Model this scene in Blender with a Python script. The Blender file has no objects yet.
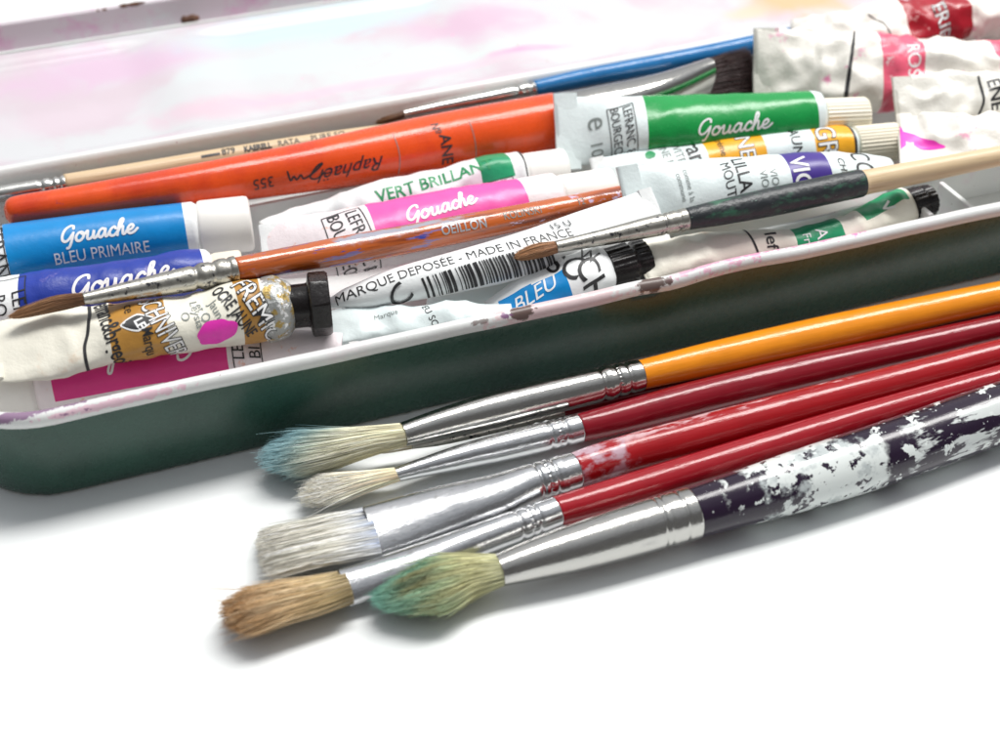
import bpy, bmesh, math, random
import numpy as np
from mathutils import Vector, Matrix, noise

# ------------------------------------------------------------------ camera, world, lights
sc = bpy.context.scene
COL = sc.collection
MM = 0.001
F = 1400.0
PITCH = math.radians(38.5)
CAMH = 0.185
CP, SP = math.cos(PITCH), math.sin(PITCH)

cam = bpy.data.cameras.new("camera")
cam.sensor_width = 36.0
cam.lens = 36.0 * F / 1000.0
cam.clip_start = 0.005
cam.clip_end = 20
cam.dof.use_dof = True
cam.dof.focus_distance = 0.280
cam.dof.aperture_fstop = 17.0
camo = bpy.data.objects.new("camera", cam)
COL.objects.link(camo)
camo.location = (0, 0, CAMH)
camo.rotation_euler = (math.radians(90) - PITCH, 0, 0)
sc.camera = camo

world = bpy.data.worlds.new("World")
sc.world = world
world.use_nodes = True
wn = world.node_tree
wn.nodes.clear()
w_out = wn.nodes.new('ShaderNodeOutputWorld')
w_bg = wn.nodes.new('ShaderNodeBackground')
w_tc = wn.nodes.new('ShaderNodeTexCoord')
w_sep = wn.nodes.new('ShaderNodeSeparateXYZ')
w_rmp = wn.nodes.new('ShaderNodeValToRGB')
wn.links.new(w_tc.outputs['Generated'], w_sep.inputs[0])
w_m1 = wn.nodes.new('ShaderNodeMath'); w_m1.operation = 'MULTIPLY_ADD'
w_m1.inputs[1].default_value = 0.38; w_m1.inputs[2].default_value = 0.0
w_m2 = wn.nodes.new('ShaderNodeMath'); w_m2.operation = 'MULTIPLY_ADD'; w_m2.inputs[1].default_value = 0.66
wn.links.new(w_sep.outputs['Y'], w_m1.inputs[0])          # the window side of the room is the bright one
wn.links.new(w_sep.outputs['Z'], w_m2.inputs[0]); wn.links.new(w_m1.outputs[0], w_m2.inputs[2])
wn.links.new(w_m2.outputs[0], w_rmp.inputs[0])
wn.links.new(w_rmp.outputs[0], w_bg.inputs[0])
wn.links.new(w_bg.outputs[0], w_out.inputs[0])
e = w_rmp.color_ramp.elements
e[0].position = 0.0; e[0].color = (0.15, 0.15, 0.15, 1)
e[1].position = 1.0; e[1].color = (1.0, 1.0, 1.0, 1)
m_ = e.new(0.20); m_.color = (0.15, 0.15, 0.155, 1)
m_ = e.new(0.55); m_.color = (0.50, 0.52, 0.55, 1)
w_bg.inputs[1].default_value = 1.12

def area(name, loc, target, sx, sy, power, color):
    l = bpy.data.lights.new(name, 'AREA')
    l.shape = 'RECTANGLE'; l.size = sx; l.size_y = sy; l.energy = power; l.color = color
    o = bpy.data.objects.new(name, l); COL.objects.link(o)
    o.location = loc
    o.rotation_euler = (Vector(target) - Vector(loc)).to_track_quat('-Z', 'Y').to_euler()
    return o
wl = area("window_light", (0.31, 0.545, 0.92), (0.0, 0.28, 0), 0.95, 0.27, 14.2, (1.0, 0.985, 0.96))
_z = (Vector(wl.location) - Vector((0.13, 0.27, 0))).normalized()      # the window's long side runs along the box
_x = Vector((math.cos(math.radians(21.3)), math.sin(math.radians(21.3)), 0)); _x = (_x - _z * _x.dot(_z)).normalized()
_y = _z.cross(_x)
wl.rotation_euler = Matrix((_x, _y, _z)).transposed().to_euler()

sc.view_settings.view_transform = 'Standard'
sc.view_settings.look = 'None'
sc.view_settings.exposure = 0.0
sc.view_settings.gamma = 1.0
sc.cycles.use_denoising = True
sc.cycles.max_bounces = 8

# ------------------------------------------------------------------ pixel / space helpers
def W(px, py, z=0.0):
    """point at height z (mm) seen at pixel px,py of the 1000x750 frame"""
    a = (px - 500) / F; b = (375 - py) / F
    d = Vector((a, CP + b * SP, -SP + b * CP))
    t = (z * MM - CAMH) / d.z
    return Vector((d.x * t, d.y * t, z * MM))

def proj(P):
    P = np.asarray(P, float)
    x = P[..., 0]; y = P[..., 1]; z = P[..., 2] - CAMH
    dep = y * CP - z * SP
    up = y * SP + z * CP
    return 500 + F * x / dep, 375 - F * up / dep

YAW = math.radians(21.3)
U = Vector((math.cos(YAW), math.sin(YAW), 0)); V = Vector((-math.sin(YAW), math.cos(YAW), 0))
def uvz(u, v, z): return U * (u * MM) + V * (v * MM) + Vector((0, 0, z * MM))
def to_uv(p): return (p.dot(U) / MM, p.dot(V) / MM)

# ------------------------------------------------------------------ objects
def thing(name, label, cat, loc=(0, 0, 0), group=None):
    o = bpy.data.objects.new(name, None); COL.objects.link(o)
    o.location = loc; o.empty_display_size = 0.01
    o['label'] = label; o['category'] = cat
    if group: o['group'] = group
    return o

def root_loc(o):
    while o.parent: o = o.parent
    return np.array(o.location)

def mesh(name, verts, faces, mats, parent=None, smooth=True, uvs=None, midx=None, cols=None):
    me = bpy.data.meshes.new(name)
    v = np.asarray(verts, float)
    if parent is not None: v = v - root_loc(parent)
    me.from_pydata(v.tolist(), [], faces if isinstance(faces, list) else faces.tolist())
    for m in (mats if isinstance(mats, (list, tuple)) else [mats]): me.materials.append(m)
    if midx is not None: me.polygons.foreach_set('material_index', np.asarray(midx, dtype=np.int32))
    me.polygons.foreach_set('use_smooth', [smooth] * len(me.polygons))
    if uvs is not None:
        uvl = me.uv_layers.new(name='UVMap')
        li = np.zeros(len(me.loops), dtype=np.int32); me.loops.foreach_get('vertex_index', li)
        uvl.data.foreach_set('uv', np.asarray(uvs, float)[li].ravel())
    if cols is not None:
        ca = me.color_attributes.new('Col', 'FLOAT_COLOR', 'POINT')
        c4 = np.ones((len(v), 4)); c4[:, :3] = cols
        ca.data.foreach_set('color', c4.ravel())
    me.update()
    o = bpy.data.objects.new(name, me); COL.objects.link(o)
    if parent is not None: o.parent = parent
    return o

# ------------------------------------------------------------------ materials
def rgb(c): return (c[0], c[1], c[2], 1.0)

class N:
    def __init__(s, name):
        s.m = bpy.data.materials.new(name); s.m.use_nodes = True
        s.t = s.m.node_tree; s.t.nodes.clear()
        s.out = s.t.nodes.new('ShaderNodeOutputMaterial')
        s.p = s.t.nodes.new('ShaderNodeBsdfPrincipled')
        s.t.links.new(s.p.outputs[0], s.out.inputs[0])
        s.tc = s.t.nodes.new('ShaderNodeTexCoord')
    def n(s, typ, **kw):
        x = s.t.nodes.new(typ)
        for k, v in kw.items(): setattr(x, k, v)
        return x
    def l(s, a, b): s.t.links.new(a, b)
    def val(s, sock, v):
        if hasattr(v, 'links') or hasattr(v, 'is_linked'): s.l(v, sock)
        else: sock.default_value = v
    def math(s, op, a, b=0.0, c=0.0):
        x = s.n('ShaderNodeMath', operation=op)
        s.val(x.inputs[0], a); s.val(x.inputs[1], b); s.val(x.inputs[2], c)
        return x.outputs[0]
    def coord(s, uv=False, scale=(1, 1, 1), off=(0, 0, 0)):
        mp = s.n('ShaderNodeMapping')
        k = 1.0 if uv else 100.0           # both in centimetres
        mp.inputs['Scale'].default_value = (scale[0] * k, scale[1] * k, scale[2] * k)
        mp.inputs['Location'].default_value = off
        s.l(s.tc.outputs['UV' if uv else 'Object'], mp.inputs[0])
        return mp.outputs[0]
    def noise(s, vec, scale, detail=4, rough=0.6, dist=0.0):
        x = s.n('ShaderNodeTexNoise')
        x.inputs['Scale'].default_value = scale; x.inputs['Detail'].default_value = detail
        x.inputs['Roughness'].default_value = rough; x.inputs['Distortion'].default_value = dist
        s.l(vec, x.inputs['Vector'])
        return x.outputs[0]
    def step(s, v, lo, hi):
        x = s.n('ShaderNodeMapRange', interpolation_type='SMOOTHSTEP')
        s.val(x.inputs[0], v)
        x.inputs[1].default_value = lo; x.inputs[2].default_value = hi
        return x.outputs[0]
    def mix(s, f, a, b):
        x = s.n('ShaderNodeMix', data_type='RGBA')
        s.val(x.inputs[0], f)
        for sock, v in ((x.inputs[6], a), (x.inputs[7], b)):
            if isinstance(v, tuple): sock.default_value = rgb(v)
            else: s.l(v, sock)
        return x.outputs[2]

def mat(name, col, rough=0.5, metal=0.0, coat=0.0, bump=(), stains=(), var=0.0, uv=False, spec=0.5,
        rvar=0.0, stretch=(1, 1, 1), sss=0.0, zband=None):
    """stains: (color, scale, lo, hi, seed, [zone x0,x1,y0,y1], [stretch])"""
    s = N(name)
    base = s.coord(uv, stretch)
    c = col
    if var:
        nz = s.noise(base, 1.3, 5)
        c = s.mix(s.step(nz, 0.3, 0.7), tuple(x * (1 - var) for x in col), tuple(min(1, x * (1 + var)) for x in col))
    r = rough
    for st in stains:
        scol, scale, lo, hi, seed = st[:5]
        zone = st[5] if len(st) > 5 else None
        stc = st[6] if len(st) > 6 else (1, 1, 1)
        vec = s.coord(uv, stc, (seed * 3.7, seed * 1.3, seed * 2.1))
        f = s.step(s.noise(vec, scale, 7, 0.62), lo, hi)
        if zone:
            sp = s.n('ShaderNodeSeparateXYZ'); s.l(s.coord(uv), sp.inputs[0])
            wob = s.math('MULTIPLY', s.math('SUBTRACT', s.noise(s.coord(uv), 2.5, 4), 0.5), 1.0)
            X = s.math('ADD', sp.outputs[0], wob)
            e_ = st[7] if len(st) > 7 else 0.25
            f = s.math('MULTIPLY', f, s.step(X, zone[0], zone[0] + e_))
            f = s.math('MULTIPLY', f, s.math('SUBTRACT', 1.0, s.step(X, zone[1] - e_, zone[1])))
            if len(zone) > 2:
                Y = s.math('ADD', sp.outputs[1], s.math('MULTIPLY', wob, 0.4))
                f = s.math('MULTIPLY', f, s.step(Y, zone[2], zone[2] + e_ * .6))
                f = s.math('MULTIPLY', f, s.math('SUBTRACT', 1.0, s.step(Y, zone[3] - e_ * .6, zone[3])))
        c = s.mix(f, c, scol)
    if zband:                              # worn lower edge of the tin
        sp = s.n('ShaderNodeSeparateXYZ'); s.l(s.coord(False), sp.inputs[0])
        f = s.math('SUBTRACT', 1.0, s.step(sp.outputs[2], zband[0], zband[1]))
        f = s.math('MULTIPLY', f, s.step(s.noise(s.coord(False), 3.0, 6), 0.35, 0.55))
        c = s.mix(f, c, zband[2])
    if isinstance(c, tuple): s.p.inputs['Base Color'].default_value = rgb(c)
    else: s.l(c, s.p.inputs['Base Color'])
    if rvar:
        nz = s.noise(base, 6.0, 6)
        s.l(s.math('ADD', rough, s.math('MULTIPLY', s.math('SUBTRACT', nz, 0.5), rvar)), s.p.inputs['Roughness'])
    else: s.p.inputs['Roughness'].default_value = rough
    s.p.inputs['Metallic'].default_value = metal
    s.p.inputs['Coat Weight'].default_value = coat
    s.p.inputs['Coat Roughness'].default_value = 0.13
    s.p.inputs['Specular IOR Level'].default_value = spec
    if sss:
        s.p.inputs['Subsurface Weight'].default_value = sss
        s.p.inputs['Subsurface Scale'].default_value = 0.002
    prev = None
    for b in bump:
        sc_, strg = b[0], b[1]
        vec = s.coord(uv, b[2] if len(b) > 2 else (1, 1, 1))
        nz = s.noise(vec, sc_, 5)
        bm_ = s.n('ShaderNodeBump')
        bm_.inputs['Strength'].default_value = strg
        bm_.inputs['Distance'].default_value = 0.0004
        s.l(nz, bm_.inputs['Height'])
        if prev is not None: s.l(prev, bm_.inputs['Normal'])
        prev = bm_.outputs[0]
    if prev is not None:
        s.l(prev, s.p.inputs['Normal'])
        if coat: s.l(prev, s.p.inputs['Coat Normal'])
    return s.m

M = {}
M['table'] = mat('white_table', (0.84, 0.86, 0.86), 0.55, bump=((2.0, .05),), spec=0.25,
                 stains=(((0.60, 0.62, 0.62), 2.1, 0.73, 0.78, 3), ((0.55, 0.55, 0.53), 7.0, 0.74, 0.77, 6), ((0.80, 0.83, 0.82), .25, 0.45, 0.7, 1)))
M['ink'] = mat('black_print', (0.02, 0.02, 0.022), 0.45)
M['white_ink'] = mat('white_print', (0.85, 0.85, 0.85), 0.4)
M['green_ink'] = mat('green_print', (0.02, 0.28, 0.10), 0.4)
M['grey_ink'] = mat('grey_print', (0.22, 0.25, 0.24), 0.4)
M['silver_ink'] = mat('silver_print', (0.55, 0.55, 0.58), 0.35, metal=0.6)
M['black_cap'] = mat('black_plastic', (0.008, 0.006, 0.006), 0.25, spec=.35, bump=((9, .25),), rvar=.3,
                     stains=(((0.25, 0.24, 0.24), 9.0, 0.72, 0.76, 2),))
M['white_cap'] = mat('white_plastic_cap', (0.84, 0.82, 0.78), 0.42, var=.03,
                     stains=(((0.6, 0.45, 0.3), 4.0, 0.74, 0.78, 5),))
M['cream_cap'] = mat('cream_plastic_cap', (0.78, 0.73, 0.60), 0.45)
def tube_white(name, col, seed, extra=(), rough=.36, bmp=.25):
    return mat(name, col, rough, bump=((3.5, bmp), (14, .1)), rvar=.15,
               stains=tuple(extra) + (((0.50, 0.45, 0.42), 5.5, 0.73, 0.77, seed),))
M['tube_white'] = tube_white('glossy_white_tube_enamel', (0.83, 0.85, 0.85), 2)
M['tube_pinkish'] = tube_white('pinkish_white_tube_enamel', (0.84, 0.76, 0.78), 4,
                               (((0.80, 0.45, 0.35), 3.0, 0.62, 0.72, 6),))
M['tube_cool'] = tube_white('cool_white_tube_enamel', (0.72, 0.80, 0.80), 7)
M['tube_cream'] = tube_white('cream_tube_enamel', (0.84, 0.81, 0.70), 8,
                             (((0.72, 0.42, 0.22), 1.6, 0.60, 0.85, 6),), .42, .35)
M['tube_dirty'] = tube_white('dirty_white_tube_enamel', (0.85, 0.82, 0.76), 9,
                             (((0.82, 0.24, 0.46), 1.8, 0.60, 0.72, 3), ((0.5, 0.47, 0.42), 3.0, 0.6, 0.8, 12)), .35, .5)
M['tube_grey'] = tube_white('grey_white_tube_enamel', (0.76, 0.74, 0.68), 9,
                            (((0.75, 0.25, 0.42), 2.6, 0.68, 0.76, 5),), .35, .5)
M['lbl_cyan'] = mat('sky_blue_label', (0.0, 0.24, 0.60), 0.34, var=.06, bump=((4, .2),), rvar=.25, stains=(((.62, .62, .62), 11, 0.73, 0.76, 5), ((.30, .22, .22), 4, 0.74, 0.78, 9)))
M['lbl_blue'] = mat('deep_blue_label', (0.015, 0.042, 0.34), 0.36, var=.10, bump=((2.5, .6),),
                    stains=(((0.22, 0.18, 0.45), 2.6, 0.62, 0.8, 2),))
M['lbl_pink'] = mat('bright_pink_label', (0.86, 0.10, 0.40), 0.34, var=.04, bump=((4, .2),), rvar=.25, stains=(((.62, .62, .62), 11, 0.73, 0.76, 5), ((.30, .22, .22), 4, 0.74, 0.78, 9)))
M['lbl_magenta'] = mat('magenta_label', (0.72, 0.03, 0.24), 0.38, var=.05, bump=((4, .2),), rvar=.25, stains=(((.62, .62, .62), 11, 0.73, 0.76, 5), ((.30, .22, .22), 4, 0.74, 0.78, 9)))
M['lbl_green'] = mat('green_label', (0.008, 0.29, 0.06), 0.25, var=.05, bump=((3, .3),), rvar=.25, stains=(((.62, .62, .62), 11, 0.73, 0.76, 5), ((.30, .22, .22), 4, 0.74, 0.78, 9)))
M['lbl_ochre'] = mat('brown_ochre_label', (0.50, 0.25, 0.05), 0.33, var=.10, bump=((4, .4),))
M['lbl_yellow'] = mat('golden_yellow_label', (0.85, 0.40, 0.02), 0.30, var=.08, bump=((4, .3),))
M['lbl_purple'] = mat('purple_label', (0.06, 0.03, 0.26), 0.33, var=.06)
M['lbl_red'] = mat('rose_red_label', (0.80, 0.12, 0.20), 0.3, var=.1, bump=((4, .6),),
                   stains=(((0.85, 0.65, 0.65), 2.5, 0.60, 0.68, 4),))
M['lbl_darkred'] = mat('dark_red_label', (0.36, 0.008, 0.02), 0.3, var=.1, bump=((4, .6),),
                       stains=(((0.75, 0.35, 0.35), 3.0, 0.62, 0.68, 4),))
M['lbl_green2'] = mat('emerald_label', (0.015, 0.30, 0.13), 0.35, var=.1, bump=((5, .4),))
M['magenta_paint'] = mat('fluorescent_magenta_paint', (0.88, 0.04, 0.50), 0.4, var=.15)
M['foil'] = mat('crumpled_foil', (0.40, 0.41, 0.40), 0.42, metal=.55, bump=((14, .7), (5, .5)), rvar=.3,
                stains=(((0.42, 0.30, 0.10), 5, 0.50, 0.58, 4), ((0.85, .85, .85), 6, 0.55, 0.6, 7)))

def metal(name, col, rough=.25, seed=0, dirty=None, bmp=.12):
    st = [((0.36, 0.35, 0.34), 4.0, 0.55, 0.78, seed + 2, None, (0.6, 2, 1)),
          ((0.92, 0.92, 0.92), 9.0, 0.70, 0.74, seed + 3, None, (1, 1, 1))]
    if dirty: st += dirty
    return mat(name, col, rough, metal=1.0, uv=True, rvar=.28,
               bump=((3.0, bmp, (.5, 5, 1)), (1.2, bmp * 1.5), (18, .08)), stains=tuple(st))
M['ferrule'] = metal('aluminium_ferrule', (0.57, 0.575, 0.585), .22, 1, bmp=.12)
M['ferrule_b'] = metal('polished_nickel_ferrule', (0.51, 0.50, 0.475), .17, 4, bmp=.06)
M['ferrule_dull'] = metal('dull_tarnished_ferrule', (0.50, 0.48, 0.43), .3, 6,
                          [((0.08, 0.08, 0.09), 6, 0.56, 0.62, 9)])
M['ferrule_dark'] = metal('tarnished_chrome_ferrule', (0.66, 0.65, 0.62), .2, 8)

def paint_handle(name, col, seed=0, stains=(), rough=.22, coat=.6, bmp=.10):
    return mat(name, col, rough, coat=coat, uv=True, var=.06, spec=.18,
               bump=((1.6, bmp * 1.5, (.4, 1.6, 1)), (5, bmp * 1.6, (.16, 2.2, 1)), (12, bmp * .6, (.3, 1, 1))), stains=tuple(stains) + (((0.62, .46, .40), 2.2, 0.72, 0.76, seed + 40, None, (.12, 3, 1)),), rvar=.30)
PALE = (0.62, 0.40, 0.42)
M['h_yellow'] = paint_handle('orange_yellow_lacquer', (0.80, 0.27, 0.012), 1)
M['h_crimson'] = paint_handle('dark_crimson_lacquer', (0.22, 0.005, 0.014), 2,
                              [((0.65, 0.40, 0.38), 8, 0.71, 0.75, 2, None, (.5, 1, 1))])
M['h_red'] = paint_handle('red_lacquer', (0.33, 0.006, 0.010), 3,
                          [(PALE, 2.6, 0.52, 0.60, 2, (-0.5, 6.2, -.1, 2), (.35, 1.4, 1)),  # worn pale patches; farther along, the streak is a highlight painted into the colour
                           ((0.50, .34, .40), 3.6, 0.42, 0.60, 9, (-0.5, 1.2, -2, 2), (.6, 1, 1))])
M['h_red2'] = paint_handle('worn_red_lacquer', (0.31, 0.007, 0.014), 5,
                           [((0.65, 0.40, 0.38), 9, 0.73, 0.77, 2, None, (.3, 1, 1))])
M['h_aubergine'] = paint_handle('aubergine_lacquer_with_flaking_white_paint', (0.016, 0.007, 0.022), 6,
                                [((0.70, 0.74, 0.72), 0.95, 0.455, 0.475, 5, (1.0, 4.0, -2, 3)),
                                 ((0.46, 0.50, 0.50), 1.6, 0.50, 0.62, 16, (1.0, 4.0, -2, 3)),
                                 ((0.016, 0.007, 0.022), 4.0, 0.575, 0.60, 15, (0.6, 11, -2, 3)),
                                 ((0.58, 0.61, 0.60), 1.1, 0.53, 0.56, 19, (4.4, 9.5, -2, .1), (.4, 1.5, 1)),
                                 ((0.70, 0.74, 0.72), 2.4, 0.585, 0.59, 25, (0.6, 7.8, -2, 3)),
                                 ((0.70, 0.74, 0.72), 9.0, 0.68, 0.69, 35, (0.1, 13, -2, 3))], bmp=.05)
M['h_orange'] = paint_handle('orange_red_lacquer', (0.78, 0.085, 0.012), 7,
                             [((0.25, 0.06, 0.12), 3.2, 0.63, 0.68, 4, (-0.5, 3.6, -2, 2), (.6, 1, 1)),
                              ((0.62, .05, .012), .5, 0.45, 0.7, 1)], rough=.28)
M['h_wood'] = mat('bare_pale_wood', (0.66, 0.50, 0.31), 0.5, uv=True, coat=.15,
                  stains=(((0.50, 0.34, 0.18), 6, 0.5, 0.75, 2, None, (.12, 2.5, 1)),), bump=((7, .15, (.1, 2, 1)),))
M['h_varnish'] = mat('varnished_orange_wood_with_paint_smears', (0.50, 0.105, 0.015), 0.22, uv=True, coat=.7,
                     stains=(((0.20, 0.035, 0.008), 2.2, 0.45, 0.65, 2, None, (.2, 2.5, 1)),
                             ((0.20, 0.14, 0.34), 2.4, 0.56, 0.60, 5, (0.2, 5.5, -2, 2), (.35, 2.2, 1)),
                             ((0.04, 0.06, 0.34), 2.8, 0.60, 0.63, 8, (0.2, 4.4, -2, 2), (.35, 2.2, 1)),
                             ((0.34, 0.34, 0.40), 1.6, 0.38, 0.46, 11, (1.9, 5.0, -.22, .12), (.4, 1.4, 1)),
                             ((0.60, 0.48, 0.68), 4.5, 0.60, 0.64, 12, (5.8, 9.3, -2, 2), (.6, 1.4, 1))),
                     bump=((2.4, .35, (.3, 2, 1)),))
M['h_black'] = mat('black_paint_with_green_smears', (0.016, 0.020, 0.024), 0.42, uv=True, coat=.1,
                   stains=(((0.03, 0.12, 0.07), 2.6, 0.52, 0.68, 2, None, (.6, 1.4, 1)),
                           ((0.25, 0.38, 0.32), 5, 0.64, 0.72, 4, None, (.6, 1.4, 1))), bump=((5, .7),))
M['h_blue'] = paint_handle('blue_lacquer', (0.02, 0.17, 0.42), 8)
M['green_tin'] = mat('dark_green_enamelled_tin', (0.028, 0.080, 0.058), 0.28, coat=.12, rvar=.16, spec=.35, bump=((1.2, .05), (8, .03)),
                     stains=(((0.10, 0.17, 0.14), 14, 0.71, 0.75, 2), ((0.020, 0.058, 0.042), .5, 0.4, 0.7, 1), ((0.14, 0.20, 0.17), 5, 0.71, 0.75, 8, None, (.12, .3, 2.5)), ((.20, .12, .07), 2.5, .74, .77, 5)),
                     zband=(0.03, 0.07, (0.45, 0.45, 0.40)))
M['tray_old'] = mat('white_plastic_tray_with_paint_stains', (0.62, 0.63, 0.63), 0.38, spec=.4,
                stains=(((0.74, 0.52, 0.58), .9, 0.60, 0.74, 2), ((0.16, 0.06, 0.12), 3.5, 0.70, 0.73, 5),
                        ((0.35, 0.22, 0.25), 9, 0.70, 0.73, 7)))
M['tray_in'] = mat('white_plastic_tray', (0.72, 0.74, 0.725), 0.4, spec=.4,
                stains=(((0.70, 0.62, 0.66), 1.0, 0.5, 0.7, 2), ((0.30, 0.28, 0.26), 5.0, 0.68, 0.72, 5)))
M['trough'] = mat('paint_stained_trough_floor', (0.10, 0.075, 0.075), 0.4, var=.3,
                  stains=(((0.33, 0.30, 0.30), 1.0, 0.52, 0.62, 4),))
M['rust'] = mat('rusty_steel', (0.16, 0.075, 0.045), 0.7, metal=.3, var=.4, bump=((12, .8),))

BOXLOC = U * .1 + V * .25
def mat_tray():
    s = N('white_plastic_tray_with_paint_stains')
    vec = s.coord(False)
    n1 = s.noise(vec, 5.0, 5, .65); n2 = s.noise(vec, 1.0, 5, .6)
    c = s.mix(s.math('MULTIPLY', s.step(n2, .55, .75), .5), (0.71, 0.72, 0.71), (0.76, 0.60, 0.65))
    def spot(px, py, ru, rv, col, amt, thr=.5):
        nonlocal c
        p = W(px, py, 22) - BOXLOC
        mp = s.n('ShaderNodeMapping', vector_type='TEXTURE')
        mp.inputs['Location'].default_value = p; mp.inputs['Rotation'].default_value = (0, 0, YAW)
        mp.inputs['Scale'].default_value = (ru * MM, rv * MM, rv * MM)
        s.l(s.tc.outputs['Object'], mp.inputs[0])
        ln = s.n('ShaderNodeVectorMath', operation='LENGTH'); s.l(mp.outputs[0], ln.inputs[0])
        d = s.math('ADD', ln.outputs['Value'], s.math('MULTIPLY', s.math('SUBTRACT', n1, .5), 2.4))
        c = s.mix(s.math('MULTIPLY', s.math('SUBTRACT', 1.0, s.step(d, .75, 1.0)), amt), c, col)
    PK = (0.74, 0.30, 0.46); BR = (0.10, 0.06, 0.05); PU = (0.20, 0.08, 0.20)
    spot(780, 246, 26, 3, PK, .75); spot(720, 262, 14, 3, PK, .7); spot(850, 230, 10, 2.5, (0.80, .22, .48), .8)
    spot(560, 306, 16, 4, (0.70, 0.48, 0.50), .7); spot(930, 212, 30, 1.5, (0.66, .48, .48), .6)
    spot(110, 404, 16, 1.0, PK, .5); spot(30, 414, 14, 1.3, PU, .85); spot(66, 415, 8, .6, PU, .8)
    spot(655, 282, 3.6, 3, BR, .95); spot(690, 268, 2.0, 1.5, BR, .6); spot(520, 313, 3.4, 1.6, BR, .95); spot(506, 316, 1.6, .8, PU, .9)
    spot(800, 240, 3.0, 1.2, BR, .6); spot(822, 236, 2, .8, PU, .8); spot(265, 380, 1.6, .7, BR, .9); spot(480, 322, 2.4, .6, BR, .7)
    spot(745, 256, 1.5, .7, PU, .8); spot(950, 203, 2, .8, BR, .5); spot(300, 352, 5, .4, (.5, .3, .33), .6)
    c = s.mix(s.step(s.noise(vec, 9.0, 4, .6), .70, .73), c, (0.34, 0.20, 0.24))
    s.l(c, s.p.inputs['Base Color'])
    s.p.inputs['Roughness'].default_value = .36
    bp = s.n('ShaderNodeBump'); bp.inputs['Strength'].default_value = .2; bp.inputs['Distance'].default_value = .0004
    s.l(n1, bp.inputs['Height']); s.l(bp.outputs[0], s.p.inputs['Normal'])
    return s.m
M['tray'] = mat_tray()

# ------------------------------------------------------------------ lofted shapes
def pchip(x, y, xi):
    x = np.asarray(x, float); y = np.asarray(y, float)
    h = np.diff(x); d = np.diff(y) / h
    m = np.zeros_like(y)
    if len(x) == 2: m[:] = d[0]
    else:
        for k in range(1, len(x) - 1):
            if d[k - 1] * d[k] > 0:
                w1 = 2 * h[k] + h[k - 1]; w2 = h[k] + 2 * h[k - 1]
                m[k] = (w1 + w2) / (w1 / d[k - 1] + w2 / d[k])
        m[0] = d[0]; m[-1] = d[-1]
    i = np.clip(np.searchsorted(x, xi) - 1, 0, len(x) - 2)
    t = (xi - x[i]) / h[i]
    return ((2 * t**3 - 3 * t**2 + 1) * y[i] + (t**3 - 2 * t**2 + t) * h[i] * m[i]
            + (-2 * t**3 + 3 * t**2) * y[i + 1] + (t**3 - t**2) * h[i] * m[i + 1])

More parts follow.
